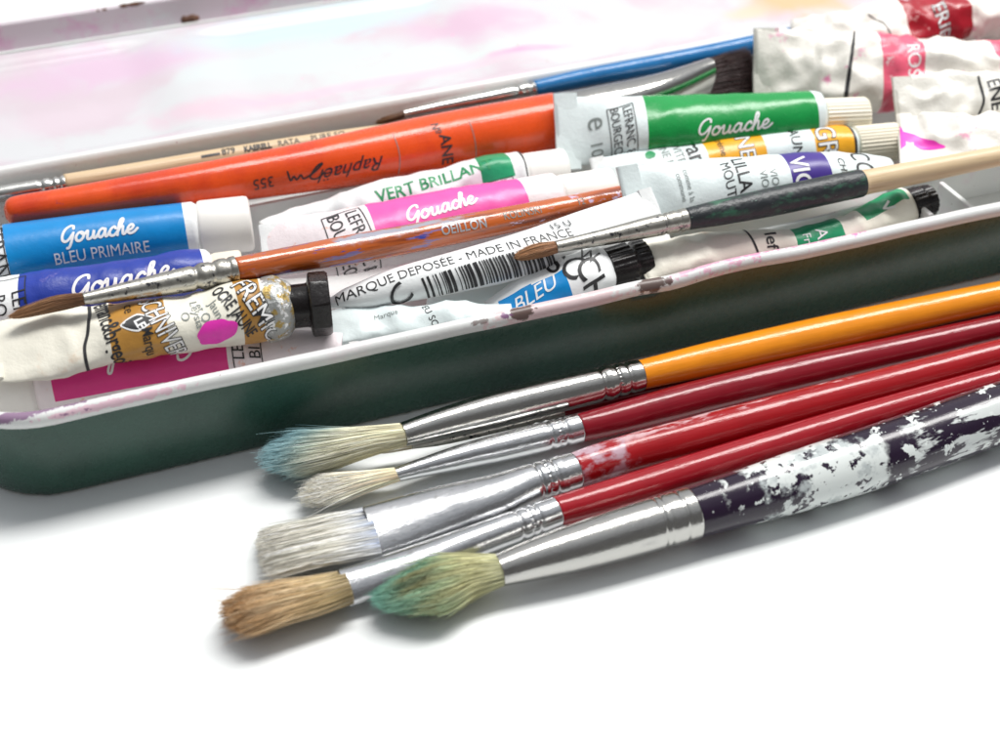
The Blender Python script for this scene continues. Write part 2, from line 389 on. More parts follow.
class Loft:
    """stations (px, py, z mm, apparent half height px, thickness ratio, tilt towards the camera in degrees)"""
    def __init__(s, st, crumple=None, seed=0, grooves=(), K=900):
        P = np.array([W(q[0], q[1], q[2]) for q in st])
        q = np.concatenate([[0], np.cumsum(np.linalg.norm(np.diff(P, axis=0), axis=1))])
        xi = np.linspace(0, q[-1], K)
        C = np.stack([pchip(q, P[:, k], xi) for k in range(3)], 1)
        T = np.gradient(C, axis=0); T /= np.linalg.norm(T, axis=1)[:, None]
        for _ in range(10):
            T[1:-1] = (T[:-2] + T[1:-1] + T[2:]) / 3
        T /= np.linalg.norm(T, axis=1)[:, None]
        side = np.cross(np.array([0, 0, 1.0]), T); side /= np.linalg.norm(side, axis=1)[:, None]
        up = np.cross(T, side)
        roll = np.radians(pchip(q, [x[5] for x in st], xi))[:, None]
        s.up = up * np.cos(roll) - side * np.sin(roll)
        s.side = side * np.cos(roll) + up * np.sin(roll)
        s.C, s.T = C, T
        s.s = np.concatenate([[0], np.cumsum(np.linalg.norm(np.diff(C, axis=0), axis=1))])
        s.L = s.s[-1]
        s.sx, s.sy = proj(C)
        aa, bb = [], []
        for k, x in enumerate(st):
            i = int(round(q[k] / q[-1] * (K - 1)))
            i0, i1 = max(0, i - 3), min(K - 1, i + 3)
            ax = np.array([s.sx[i1] - s.sx[i0], s.sy[i1] - s.sy[i0]]); ax /= np.linalg.norm(ax)
            nrm = np.array([-ax[1], ax[0]])
            def comp(vec):
                e_ = 1e-4
                x0, y0 = proj(C[i]); x1, y1 = proj(C[i] + vec * e_)
                return ((x1 - x0) * nrm[0] + (y1 - y0) * nrm[1]) / e_
            ps, pu = comp(s.side[i]), comp(s.up[i])
            a = x[3] / math.sqrt(ps**2 + (x[4] * pu)**2)
            aa.append(a); bb.append(a * x[4])
        s.a = pchip(q, aa, xi); s.b = pchip(q, bb, xi)
        g = np.ones(K)
        s.knurl = []
        for gr in grooves:                       # (pixel x, depth fraction, width mm, knurled)
            s0 = s.at(gr[0])
            w = gr[2] * MM
            g -= gr[1] * np.exp(-((s.s - s0) / w)**2)
            if len(gr) > 3 and gr[3]: s.knurl.append(s0)
        s.a = s.a * g; s.b = s.b * g
        s.crumple = crumple; s.seed = seed
    def at(s, px):
        i = np.argsort(s.sx)
        return float(np.interp(px, s.sx[i], s.s[i]))
    def I(s, arr, S):
        if arr.ndim == 1: return np.interp(S, s.s, arr)
        return np.stack([np.interp(S, s.s, arr[:, k]) for k in range(3)], -1)
    def surf(s, S, TH, off=0.0):
        S = np.asarray(S, float); TH = np.asarray(TH, float)
        C = s.I(s.C, S); sd = s.I(s.side, S); up = s.I(s.up, S); a = s.I(s.a, S); b = s.I(s.b, S)
        sn, cs = np.sin(TH), np.cos(TH)
        nx, nz = sn / np.maximum(a, 1e-6), cs / np.maximum(b, 1e-6)
        ln = np.sqrt(nx**2 + nz**2); nx, nz = nx / ln, nz / ln
        k = np.ones_like(S)
        for s0 in s.knurl:
            k = k - 0.06 * np.exp(-((S - s0) / .00035)**2) * np.maximum(0, np.cos(TH * 22))**2
        P = C + sd * (a * sn * k)[..., None] + up * (b * cs * k)[..., None]
        o = np.full(S.shape, off, float)
        if s.crumple:
            amp, fr, amp2, fr2 = s.crumple[:4]
            fade = s.crumple[4] if len(s.crumple) > 4 else None
            fl = np.zeros(S.shape); hi = np.zeros(S.shape)
            sf, lf = S.ravel() / MM, (a * sn).ravel() / MM
            th = TH.ravel(); rr = b.ravel() / MM
            f1, f2 = fl.ravel(), hi.ravel()
            for i in range(sf.size):
                f1[i] = noise.noise(Vector((sf[i] * fr, lf[i] * fr, s.seed * 7.3)))
                p = Vector((sf[i] * fr2, lf[i] * fr2, math.cos(th[i]) * rr[i] * fr2 + s.seed * 3.1))
                f2[i] = .5 - 1.6 * abs(noise.noise(p)) + .35 * noise.noise(p * 2.3)
            fl, hi = f1.reshape(S.shape), f2.reshape(S.shape)
            w = np.ones_like(S)
            if fade:
                s0, s1 = s.at(fade[0]), s.at(fade[1])
                w = np.clip((S - s0) / (s1 - s0), 0, 1); w = w * w * (3 - 2 * w)
                w = fade[2] + (1 - fade[2]) * w
            P = P + up * (fl * amp * MM * w)[..., None]
            o = o + hi * amp2 * MM * w * np.minimum(1, b / (2.0 * MM))
        return P + sd * (nx * o)[..., None] + up * (nz * o)[..., None]
    def theta(s, S, v):
        """angle for an arc length v (mm, + away from the camera) from the top line"""
        S = np.atleast_1d(np.asarray(S, float)); v = np.atleast_1d(np.asarray(v, float)) * MM
        a = s.I(s.a, S); b = s.I(s.b, S)
        t = np.linspace(0, math.pi, 61)
        tm = (t[1:] + t[:-1]) / 2
        seg = np.sqrt((a[:, None] * np.cos(tm))**2 + (b[:, None] * np.sin(tm))**2) * (t[1] - t[0])
        arc = np.concatenate([np.zeros((len(S), 1)), np.cumsum(seg, 1)], 1)
        out = np.empty(len(S))
        for i in range(len(S)): out[i] = math.copysign(np.interp(abs(v[i]), arc[i], t), v[i])
        return out
    def arc(s, S, th):
        a, b = s.I(s.a, np.array([S]))[0], s.I(s.b, np.array([S]))[0]
        t = np.linspace(0, abs(th), 41); tm = (t[1:] + t[:-1]) / 2
        v = np.sum(np.sqrt((a * np.cos(tm))**2 + (b * np.sin(tm))**2)) * (t[1] - t[0]) if abs(th) > 1e-9 else 0
        return math.copysign(v, th) / MM
    def locate(s, px, py):
        """(s, v mm) of the visible surface point nearest to a pixel"""
        S, TH = np.meshgrid(np.linspace(0, s.L, 160), np.linspace(-2.6, 1.6, 85), indexing='ij')
        cr, s.crumple = s.crumple, None
        P = s.surf(S, TH); s.crumple = cr
        n = P - s.I(s.C, S); vw = np.array([0, 0, CAMH]) - P
        x, y = proj(P)
        d = (x - px)**2 + (y - py)**2 + np.where((n * vw).sum(-1) < 0, 1e5, 0)
        i = np.unravel_index(np.argmin(d), d.shape)
        return S[i], s.arc(S[i], TH[i])
    def frame(s, end=True):
        i = -1 if end else 0
        T = s.T[i] if end else -s.T[i]
        return s.C[i], T, s.side[i], s.up[i], s.a[i], s.b[i]

def loft_mesh(name, L, mats, parent, ds=.8, nseg=72, zones=(), s0=None, s1=None, caps=(True, True)):
    """zones: (pixel x0, pixel x1, v0 mm, v1 mm, material index)"""
    s0 = 0 if s0 is None else s0; s1 = L.L if s1 is None else s1
    S = list(np.linspace(s0, s1, max(4, int((s1 - s0) / (ds * MM)))))
    zz = []
    for z in zones:
        x0, x1 = L.at(z[0]), L.at(z[1]); x0, x1 = min(x0, x1), max(x0, x1)
        zz.append((x0, x1, z[2], z[3], z[4]))
        S += [x for x in (x0, x1) if s0 < x < s1]
    S = np.array(sorted(set(np.round(S, 7))))
    th = np.linspace(-math.pi, math.pi, nseg, endpoint=False)
    SS, TT = np.meshgrid(S, th, indexing='ij')
    P = L.surf(SS, TT).reshape(-1, 3)
    n = len(S)
    arcs = np.zeros((n, nseg))
    a, b = L.I(L.a, S), L.I(L.b, S)
    tm = th + math.pi / nseg
    seg = np.sqrt((a[:, None] * np.cos(tm))**2 + (b[:, None] * np.sin(tm))**2) * (2 * math.pi / nseg)
    cum = np.concatenate([np.zeros((n, 1)), np.cumsum(seg, 1)[:, :-1]], 1)
    arcs = (cum - cum[:, nseg // 2][:, None]) / MM
    uv = np.stack([np.repeat(S / MM / 10, nseg), arcs.ravel() / 10], 1)
    i, j = np.meshgrid(np.arange(n - 1), np.arange(nseg), indexing='ij')
    j2 = (j + 1) % nseg
    faces = np.stack([i * nseg + j, i * nseg + j2, (i + 1) * nseg + j2, (i + 1) * nseg + j], -1).reshape(-1, 4)
    faces = faces[:, ::-1]
    mi = np.zeros(len(faces), int)
    fs = ((S[:-1] + S[1:]) / 2)[:, None].repeat(nseg, 1).ravel()
    fv = ((arcs[:-1] + arcs[1:]) / 2 + (arcs[0, 1] - arcs[0, 0]) / 2).ravel()
    for z in zz:
        mi[(fs > z[0]) & (fs < z[1]) & (fv > z[2]) & (fv < z[3])] = z[4]
    F_ = faces.tolist(); V_ = P
    mi = mi.tolist()
    for c, k in ((caps[0], 0), (caps[1], n - 1)):
        if c:
            V_ = np.vstack([V_, V_[k * nseg:(k + 1) * nseg].mean(0)]); ci = len(V_) - 1
            uv = np.vstack([uv, [[uv[k * nseg][0], 0]]])
            for q in range(nseg):
                A, B = k * nseg + q, k * nseg + (q + 1) % nseg
                F_.append([ci, A, B] if k == 0 else [ci, B, A]); mi.append(0)
    return mesh(name, V_, F_, mats, parent, True, uv, mi)

def lathe(name, frame, prof, m, parent, nseg=64, rib=0, ribamp=0.0, octo=None, flip=False):
    """prof: (distance mm, radius mm[, shape]) along the outward direction of a loft's end"""
    C, T, sd, up = frame[:4]
    V_, F_ = [], []
    for p in prof:
        d, r = p[0], p[1]
        for j in range(nseg):
            t = 2 * math.pi * j / nseg
            rr = r
            if rib and len(p) > 2 and p[2] == 'r': rr = r * (1 + ribamp * (0.5 + .5 * math.cos(t * rib)))
            if octo and len(p) > 2 and p[2] == 'o':
                q = math.pi / octo
                rr = r * math.cos(q) / math.cos(((t + .2) % (2 * q)) - q) * .88 + r * .12
            V_.append(C + T * d * MM + (sd * math.sin(t) + up * math.cos(t)) * rr * MM)
    n = len(prof)
    for i in range(n - 1):
        for j in range(nseg):
            a, b = i * nseg + j, i * nseg + (j + 1) % nseg
            F_.append([a, a + nseg, b + nseg, b])
    V_.append(C + T * prof[-1][0] * MM); F_ += [[len(V_) - 1, (n - 1) * nseg + (j + 1) % nseg, (n - 1) * nseg + j] for j in range(nseg)]
    o = mesh(name, np.array(V_), F_, m, parent)
    smooth_by_angle(o, 38)
    return o

def smooth_by_angle(o, deg=35):
    me = o.data
    bm = bmesh.new(); bm.from_mesh(me)
    bmesh.ops.recalc_face_normals(bm, faces=bm.faces)
    for e_ in bm.edges:
        e_.smooth = not (len(e_.link_faces) == 2 and e_.calc_face_angle(0) > math.radians(deg))
    bm.to_mesh(me); bm.free()

# ------------------------------------------------------------------ print laid on curved surfaces
_txt = {}
def text2d(string, size, offset=0.0, xs=1.0, spacing=1.0, shear=0.0):
    """flat triangles of a line of text, centred, in mm"""
    cu = bpy.data.curves.new('t', 'FONT'); cu.body = string; cu.size = size
    cu.align_x = 'CENTER'; cu.align_y = 'CENTER'; cu.offset = offset
    cu.space_character = spacing; cu.resolution_u = 4; cu.shear = shear
    ob = bpy.data.objects.new('t', cu); COL.objects.link(ob)
    bpy.context.view_layer.update()
    dg = bpy.context.evaluated_depsgraph_get()
    me = bpy.data.meshes.new_from_object(ob.evaluated_get(dg))
    bm = bmesh.new(); bm.from_mesh(me)
    bpy.data.objects.remove(ob); bpy.data.curves.remove(cu); bpy.data.meshes.remove(me)
    for v in bm.verts: v.co.x *= xs
    grid(bm, .7)
    vs = np.array([v.co[:2] for v in bm.verts]).reshape(-1, 2); fs = [[v.index for v in f.verts] for f in bm.faces]
    bm.free()
    return vs, fs

def grid(bm, step):
    if not bm.verts: return
    for ax in (0, 1):
        lo = min(v.co[ax] for v in bm.verts); hi = max(v.co[ax] for v in bm.verts)
        x = lo + step
        while x < hi:
            co = Vector((0, 0, 0)); co[ax] = x; no = Vector((0, 0, 0)); no[ax] = 1
            bmesh.ops.bisect_plane(bm, geom=bm.verts[:] + bm.edges[:] + bm.faces[:], plane_co=co, plane_no=no)
            x += step
    bm.verts.index_update()

def catmull(pts, n=6):
    p = [np.array(q, float) for q in pts]
    p = [2 * p[0] - p[1]] + p + [2 * p[-1] - p[-2]]
    out = []
    for i in range(1, len(p) - 2):
        for k in range(n):
            t = k / n
            out.append(.5 * (2 * p[i] + (p[i + 1] - p[i - 1]) * t + (2 * p[i - 1] - 5 * p[i] + 4 * p[i + 1] - p[i + 2]) * t * t
                             + (3 * p[i] - p[i - 1] - 3 * p[i + 1] + p[i + 2]) * t**3))
    out.append(p[-2]); return np.array(out)

def stroke2d(pts, width, curve=True, n=6):
    c = catmull(pts, n) if curve else np.array(pts, float)
    if not curve:
        q = []
        for a, b in zip(c[:-1], c[1:]):
            k = max(1, int(np.linalg.norm(b - a) / .7))
            q += [a + (b - a) * i / k for i in range(k)]
        c = np.array(q + [c[-1]])
    T = np.gradient(c, axis=0); T /= np.maximum(np.linalg.norm(T, axis=1)[:, None], 1e-9)
    w = np.full(len(c), width / 2)
    if curve:                               # round ends
        e0 = [(c[0] - T[0] * width / 2 * k, width / 2 * math.sqrt(1 - k * k)) for k in (.98, .8, .45)]
        e1 = [(c[-1] + T[-1] * width / 2 * k, width / 2 * math.sqrt(1 - k * k)) for k in (.45, .8, .98)]
        c = np.vstack([[x[0] for x in e0], c, [x[0] for x in e1]])
        T = np.vstack([[T[0]] * 3, T, [T[-1]] * 3])
        w = np.concatenate([[x[1] for x in e0], w, [x[1] for x in e1]])
    Nn = np.stack([-T[:, 1], T[:, 0]], 1)
    A = c + Nn * w[:, None]; B = c - Nn * w[:, None]
    vs = np.vstack([A, B]); k = len(c)
    return vs, [[i + k, i + 1 + k, i + 1, i] for i in range(k - 1)]

GOU = {
 'G': ([(1.02, 1.42), (.98, 1.72), (.68, 1.78), (.28, 1.45), (.05, .9), (.05, .42), (.30, .2), (.62, .38), (.92, .82)],
       [(1.0, .95), (.92, .45), (.78, -.05), (.62, -.42), (.45, -.46)]),
 'o': ([(.62, .88), (.35, .85), (.12, .5), (.18, .12), (.45, .05), (.72, .3), (.78, .68), (.58, .9), (.62, .72), (.85, .62), (1.02, .75)],),
 'u': ([(0.0, .78), (.15, .9), (.14, .5), (.12, .15), (.30, .05), (.58, .3), (.70, .85), (.66, .4), (.68, .1), (.85, .1), (1.05, .4)],),
 'a': ([(.66, .78), (.42, .9), (.14, .6), (.10, .2), (.30, .04), (.58, .35), (.72, .85), (.68, .35), (.74, .06), (.92, .15), (1.06, .45)],),
 'c': ([(.62, .70), (.50, .9), (.22, .72), (.08, .38), (.18, .06), (.48, .05), (.80, .38)],),
 'h': ([(.0, .3), (.40, 1.1), (.52, 1.62), (.36, 1.72), (.20, 1.2), (.08, .5), (.03, 0)], [(.06, .3), (.30, .78), (.50, .82), (.50, .4), (.52, .06), (.70, .08), (.9, .4)]),
 'e': ([(.05, .35), (.40, .42), (.60, .70), (.42, .9), (.15, .65), (.08, .25), (.30, .02), (.65, .12), (.95, .42)],),
}
def gouache2d(xh, wd=.23, only='Gouache', xs=1.0):
    """brush-script word; xh = x-height in mm; returns a list of pieces"""
    adv = {'G': 1.12, 'o': .98, 'u': 1.0, 'a': 1.0, 'c': .74, 'h': .84, 'e': .9}
    x = 0; P = []
    for ch in only:
        for stt in GOU[ch]:
            P.append(stroke2d([((x + p[0]) * xs * xh, p[1] * xh) for p in stt], wd * xh))
        x += adv[ch]
    return [(v + np.array([-x * xs * xh / 2, -.5 * xh]) + np.array([0.16, 0]) * v[:, 1:2], f) for v, f in P]

class Print:
    def __init__(s): s.v = []; s.f = []; s.m = []; s.mats = []; s.k = 0
    def add(s, L, sv, piece, rot, m, base=.07):
        """piece: flat mesh in mm, laid at (s, v) on loft L and turned by rot degrees"""
        vs, fs = piece
        if not len(vs): return
        r = math.radians(rot)
        X = vs[:, 0] * math.cos(r) - vs[:, 1] * math.sin(r); Y = vs[:, 0] * math.sin(r) + vs[:, 1] * math.cos(r)
        S = np.clip(sv[0] + X * MM, 0, L.L); Vv = sv[1] + Y
        s.k += 1
        P = L.surf(S, L.theta(S, Vv), (base + .006 * s.k) * MM)
        o = len(s.v); s.v += P.tolist()
        if m not in s.mats: s.mats.append(m)
        s.f += [[i + o for i in f] for f in fs]; s.m += [s.mats.index(m)] * len(fs)
    def build(s, parent, name='lettering'):
        if s.v: return mesh(name, np.array(s.v), s.f, [M[k] for k in s.mats], parent, True, None, s.m)

def do_print(L, items, parent, name='lettering', only=None):
    """items: dicts: t=text|g=size|line|rect|blob; p=(px,py)"""
    pr = Print()
    for it in items:
        sv = L.locate(*it['p']) if 'p' in it else it['sv']
        rot = it.get('rot', 0); m = it.get('m', 'ink')
        if 't' in it:
            if 'outline' in it:
                pr.add(L, sv, text2d(it['t'], it['size'], it['outline'], it.get('xs', 1), it.get('sp', 1)), rot, m)
                pr.add(L, sv, text2d(it['t'], it['size'], 0, it.get('xs', 1), it.get('sp', 1)), rot, 'white_ink')
            else:
                pr.add(L, sv, text2d(it['t'], it['size'], it.get('bold', 0), it.get('xs', 1), it.get('sp', 1), it.get('shear', 0)), rot, m)
        elif 'g' in it:
            for pc in gouache2d(it['g'], it.get('wd', .23), it.get('word', 'Gouache'), it.get('xs', 1)): pr.add(L, sv, pc, rot, m)
        elif 'box' in it:
            w, h = it['box']; w /= 2; h /= 2; lw = it.get('lw', .22)
            for a, b in (((-w, -h), (w, -h)), ((w, -h), (w, h)), ((w, h), (-w, h)), ((-w, h), (-w, -h))):
                pr.add(L, sv, stroke2d([a, b], lw, False), rot, m)
        elif 'line' in it:
            pr.add(L, sv, stroke2d(it['line'], it.get('lw', .4), it.get('curve', False)), rot, m)
        elif 'blob' in it:
            w, h = it['blob']; R = random.Random(it.get('seed', 1)); n = 40; rings = 6
            ph = [R.uniform(0, 6.28) for _ in range(4)]
            vs = [(0, 0)]; fs = []
            for i in range(1, rings + 1):
                for j in range(n):
                    t = 2 * math.pi * j / n
                    q = 1 + .10 * math.sin(2 * t + ph[0]) + .07 * math.sin(3 * t + ph[1]) + .04 * math.sin(7 * t + ph[2])
                    if it.get('lens'): q = 1 / (abs(math.cos(t)) ** 1.3 + abs(math.sin(t)) ** 1.3) ** (1 / 1.3)
                    vs.append((w / 2 * math.cos(t) * q * i / rings, h / 2 * math.sin(t) * q * i / rings))
            for j in range(n): fs.append([0, 1 + j, 1 + (j + 1) % n])
            for i in range(rings - 1):
                for j in range(n):
                    a, b = 1 + i * n + j, 1 + i * n + (j + 1) % n
                    fs.append([a, a + n, b + n, b])
            pr.add(L, sv, (np.array(vs, float), fs), rot, m)
        elif 'bars' in it:
            R = random.Random(5); x = -it['bars'][0] / 2
            while x < it['bars'][0] / 2:
                w = R.choice([.18, .3, .5, .7]); h = it['bars'][1] / 2
                pr.add(L, sv, stroke2d([(x, -h), (x + it.get('lean', 0), h)], w, False), rot, m)
                x += w + R.choice([.25, .4, .6])
    return pr.build(parent, name)

# ------------------------------------------------------------------ generic tubes
def base_of(L):
    i = len(L.C) // 2
    z = (L.C[:, 2] - np.maximum(L.a, L.b)).min()
    return (float(L.C[i][0]), float(L.C[i][1]), float(max(z, 0)))

CAPS = {
 'round': lambda r, l: [(-.6, r * .86), (0, r * .9), (.3, r * .97), (.9, r), (l - 1.1, r * .985), (l - .4, r * .95), (l - .05, r * .84), (l, r * .7)],
 'ribbed': lambda r, l: [(-.6, r * .8), (0, r * .85), (.3, r * .97, 'r'), (l - .8, r * .95, 'r'), (l - .1, r * .86, 'r'), (l, r * .7)],
 'octagon': lambda r, l: [(-.8, r * .66), (0, r * .68), (l * .40, r * .68), (l * .46, r * .70), (l * .50, r * .95, 'o'), (l * .54, r, 'o'),
                          (l * .93, r, 'o'), (l, r * .93, 'o'), (l, r * .72), (l - .5, r * .66)],
 'flange': lambda r, l: [(-.8, r * .85), (0, r * .9), (.2, r * .98, 'r'), (l * .55, r, 'r'), (l * .6, r * .93), (l * .66, r * .9), (l * .72, r * .93, 'r'), (l * .97, r * .92, 'r'), (l, r * .8)],
}
def tube(label, st, base='tube_white', zones=(), prints=(), crimps=(), cap=None, crumple=None, seed=0, nseg=72, ds=.8,
         mats=None, group='paint tubes lying in the box'):
    L = Loft(st, crumple, seed)
    t = thing('paint_tube', label, 'paint tube', base_of(L), group)
    ms = [M[base]] + [M[k] for k in (mats or [])]
    b = loft_mesh('body', L, ms, t, ds, nseg, zones)
    if prints: do_print(L, prints, b)
    for cr in crimps:        # ('start'|'end', length mm, overlap mm)
        end = cr[0] == 'end'
        C, T, sd, up, a, bb = L.frame(end)
        ln, th = cr[1], cr[2]
        # a folded strip with rounded folds, slightly uneven
        prof = [(-ln, th * .55), (-ln * .97, th), (-ln * .5, th * 1.05), (-ln * .1, th), (0.25, th * .8), (.45, th * .2)]
        ring = [(d, h) for d, h in prof] + [(d, -h) for d, h in reversed(prof)]
        V_, F_ = [], []; K = 14; a2 = a * 1.015
        for k in range(K + 1):
            x = -1 + 2 * k / K
            wob = noise.noise(Vector((x * 1.7, seed * 3.3, 0))) * .35
            for d, h in ring:
                V_.append(C + T * (d + wob * .5) * MM + sd * a2 * x + up * (h + wob * .5 * (abs(x))) * MM)
        nr = len(ring)
        for k in range(K):
            for j in range(nr):
                q = (j + 1) % nr
                F_.append([k * nr + j, k * nr + q, (k + 1) * nr + q, (k + 1) * nr + j])
        F_.append(list(range(nr))); F_.append([K * nr + j for j in reversed(range(nr))])
        o = mesh('crimp', np.array(V_), F_, [M[cr[3] if len(cr) > 3 else base]], t)
        smooth_by_angle(o, 50)
    if cap:
        end = cap.get('at', 'end') == 'end'
        fr = L.frame(end)
        pxmm = F / (fr[0][1] * CP - (fr[0][2] - CAMH) * SP) * MM
        r = cap['r'] / pxmm; l = cap['len'] / pxmm
        c = lathe('cap', fr, CAPS[cap['kind']](r, l), M[cap['m']], t, nseg=96 if cap['kind'] != 'octagon' else 96,
                  rib=cap.get('rib', 0), ribamp=cap.get('amp', .04), octo=8)
    return t, L

# ------------------------------------------------------------------ bristles and brushes
def mat_hair():
    s = N('bristle_hair')
    at = s.n('ShaderNodeAttribute', attribute_name='Col')
    s.l(at.outputs['Color'], s.p.inputs['Base Color'])
    s.p.inputs['Roughness'].default_value = .42
    s.p.inputs['Specular IOR Level'].default_value = .4
    return s.m
M['hair'] = mat_hair()

def lerp(a, b, t): return np.asarray(a) * (1 - t) + np.asarray(b) * t
def ramp(stops, t):
    for (t0, c0), (t1, c1) in zip(stops[:-1], stops[1:]):
        if t <= t1: return lerp(c0, c1, (t - t0) / (t1 - t0 + 1e-9))
    return np.asarray(stops[-1][1])

def bristles(st, parent, n, colfn, seed, rad=.082, round_tip=.22, ragged=.08, clump=.5, wander=.10, stray=6, kseg=9, nclump=70, core=.80):
    L = Loft(st)
    R = np.random.RandomState(seed)
    cc = np.stack([R.rand(nclump) * 2 * math.pi, np.sqrt(R.rand(nclump))], 1)
    cxy = np.stack([np.sin(cc[:, 0]) * cc[:, 1], np.cos(cc[:, 0]) * cc[:, 1]], 1)
    V_, F_, C_ = [], [], []
    ts = np.linspace(0, 1, kseg)
    a_l, b_l = L.a, L.b
    clen = R.rand(nclump)
    for h in range(n + stray):
        st_ = h >= n
        rho = R.rand() ** .42; ph = R.rand() * 2 * math.pi
        x, y = math.sin(ph) * rho, math.cos(ph) * rho
        k = np.argmin((cxy[:, 0] - x)**2 + (cxy[:, 1] - y)**2)
        x1 = x + (cxy[k, 0] - x) * clump + R.normal() * wander
        y1 = y + (cxy[k, 1] - y) * clump + R.normal() * wander
        q = math.hypot(x1, y1); lim = 1.04
        if q > lim: x1, y1 = x1 / q * lim, y1 / q * lim
        q = min(1, math.hypot(x1, y1))
        tend = 1 - round_tip * q**2.2 - ragged * (R.rand() * .9 + clen[k] * .7)
        if R.rand() < .10: tend *= R.uniform(.7, 1)
        if R.rand() < .05: x1 *= 1.16; y1 *= 1.25; tend *= 1.03
        if st_: tend = 1 + R.uniform(-.1, .05); x1 *= 1.35 + R.rand() * .5; y1 = abs(y1) * 1.3 + .2
        tt = ts * tend
        S = np.clip(tt, 0, 1.06) * L.L
        Cc, sd, up, T = L.I(L.C, S), L.I(L.side, S), L.I(L.up, S), L.I(L.T, S)
        a, b = np.interp(S, L.s, a_l), np.interp(S, L.s, b_l)
        w = ts**1.3
        wob = math.sin(h * 1.7) * .03
        xx = x + (x1 - x) * w + wob * np.sin(ts * 5 + h); yy = y + (y1 - y) * w + wob * np.cos(ts * 4 + h * 2)
        P = Cc + sd * (a * xx)[:, None] + up * (b * yy)[:, None]
        r = rad * MM * (R.uniform(.7, 1.25)) * (1 - .75 * ts**2)
        tone = float(np.clip(R.normal(1.08, .26), .45, 1.6))
        o = len(V_)
        for i in range(kseg):
            c = np.clip(colfn(tt[i], x * .3 + x1 * .7, y, R) * tone, 0, 1)
            for j in range(3):
                t = 2 * math.pi * j / 3 + h
                V_.append(P[i] + sd[i] * math.sin(t) * r[i] + up[i] * math.cos(t) * r[i]); C_.append(c)
        for i in range(kseg - 1):
            for j in range(3):
                q2 = (j + 1) % 3
                F_.append([o + i * 3 + j, o + i * 3 + q2, o + (i + 1) * 3 + q2, o + (i + 1) * 3 + j])
    # dense core of the tuft, shorter than the hairs
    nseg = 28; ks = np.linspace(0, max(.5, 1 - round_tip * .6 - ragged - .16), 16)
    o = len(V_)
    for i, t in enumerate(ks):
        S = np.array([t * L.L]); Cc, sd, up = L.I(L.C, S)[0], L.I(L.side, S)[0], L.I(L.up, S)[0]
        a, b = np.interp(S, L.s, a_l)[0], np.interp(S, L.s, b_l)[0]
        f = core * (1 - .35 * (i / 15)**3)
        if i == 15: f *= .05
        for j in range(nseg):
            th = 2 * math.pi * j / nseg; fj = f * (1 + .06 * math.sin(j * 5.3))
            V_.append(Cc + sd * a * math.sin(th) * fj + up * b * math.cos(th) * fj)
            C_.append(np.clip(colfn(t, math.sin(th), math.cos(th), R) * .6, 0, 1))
    for i in range(15):
        for j in range(nseg):
            q2 = (j + 1) % nseg
            F_.append([o + i * nseg + j, o + i * nseg + q2, o + (i + 1) * nseg + q2, o + (i + 1) * nseg + j])
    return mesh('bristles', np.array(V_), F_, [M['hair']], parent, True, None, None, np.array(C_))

def brush(label, group, ferr, handle, hmat, fmat, bris, nh, colfn, seed, grooves=(), bkw={}, handle_zones=(), hmats=(), prints=(), hprints=()):
    Lf = Loft(ferr, grooves=grooves)
    Lh = Loft(handle)
    t = thing('paintbrush', label, 'paintbrush', base_of(Lh), group)
    if nh: bristles(bris, t, nh, colfn, seed, **bkw)
    f = loft_mesh('ferrule', Lf, [M[fmat]], t, .22, 96, caps=(False, True))
    # rolled lip inside the mouth
    fr = Lf.frame(False); V_, F_ = [], []; n = 60
    for d, q in ((0, 1.0), (.12, .96), (-.5, .95), (-2.5, .93)):
        for j in range(n):
            th = 2 * math.pi * j / n
            V_.append(fr[0] + fr[1] * d * MM + fr[2] * fr[4] * math.sin(th) * q + fr[3] * fr[5] * math.cos(th) * q)
    for i in range(3):
        for j in range(n):
            F_.append([i * n + j, i * n + (j + 1) % n, (i + 1) * n + (j + 1) % n, (i + 1) * n + j])
    mesh('lip', np.array(V_), F_, [M[fmat]], f)
    h = loft_mesh('handle', Lh, [M[hmat]] + [M[k] for k in hmats], t, .8, 72, zones=handle_zones)
    if hprints: do_print(Lh, hprints, h)
    return t, Lf, Lh
# ==================================================================== THE PLACE
# ------------------------------------------------------------------ table
tv = [(-1.2, -.6, 0), (1.6, -.6, 0), (1.6, 2.0, 0), (-1.2, 2.0, 0)]
tb = mesh('table', tv, [[0, 1, 2, 3]], M['table'], None, False)
tb['kind'] = 'structure'

# ------------------------------------------------------------------ paint box
U0, U1 = -25.0, 262.0
V0, V1 = to_uv(W(300, 369, 20))[1], to_uv(W(350, 106, 22))[1]
RC = 20.0
def rrect(u0, u1, v0, v1, r, step=3.0):
    pts = []
    def arc(cu, cv, a0):
        for k in range(13):
            a = math.radians(a0 + 90 * k / 12); pts.append((cu + r * math.cos(a), cv + r * math.sin(a)))
    def line(p, q):
        n = int(math.hypot(q[0] - p[0], q[1] - p[1]) / step)
        for k in range(1, n): pts.append((p[0] + (q[0] - p[0]) * k / n, p[1] + (q[1] - p[1]) * k / n))
    arc(u0 + r, v0 + r, 180); line((u0 + r, v0), (u1 - r, v0))
    arc(u1 - r, v0 + r, 270); line((u1, v0 + r), (u1, v1 - r))
    arc(u1 - r, v1 - r, 0); line((u1 - r, v1), (u0 + r, v1))
    arc(u0 + r, v1 - r, 90); line((u0, v1 - r), (u0, v0 + r))
    return pts

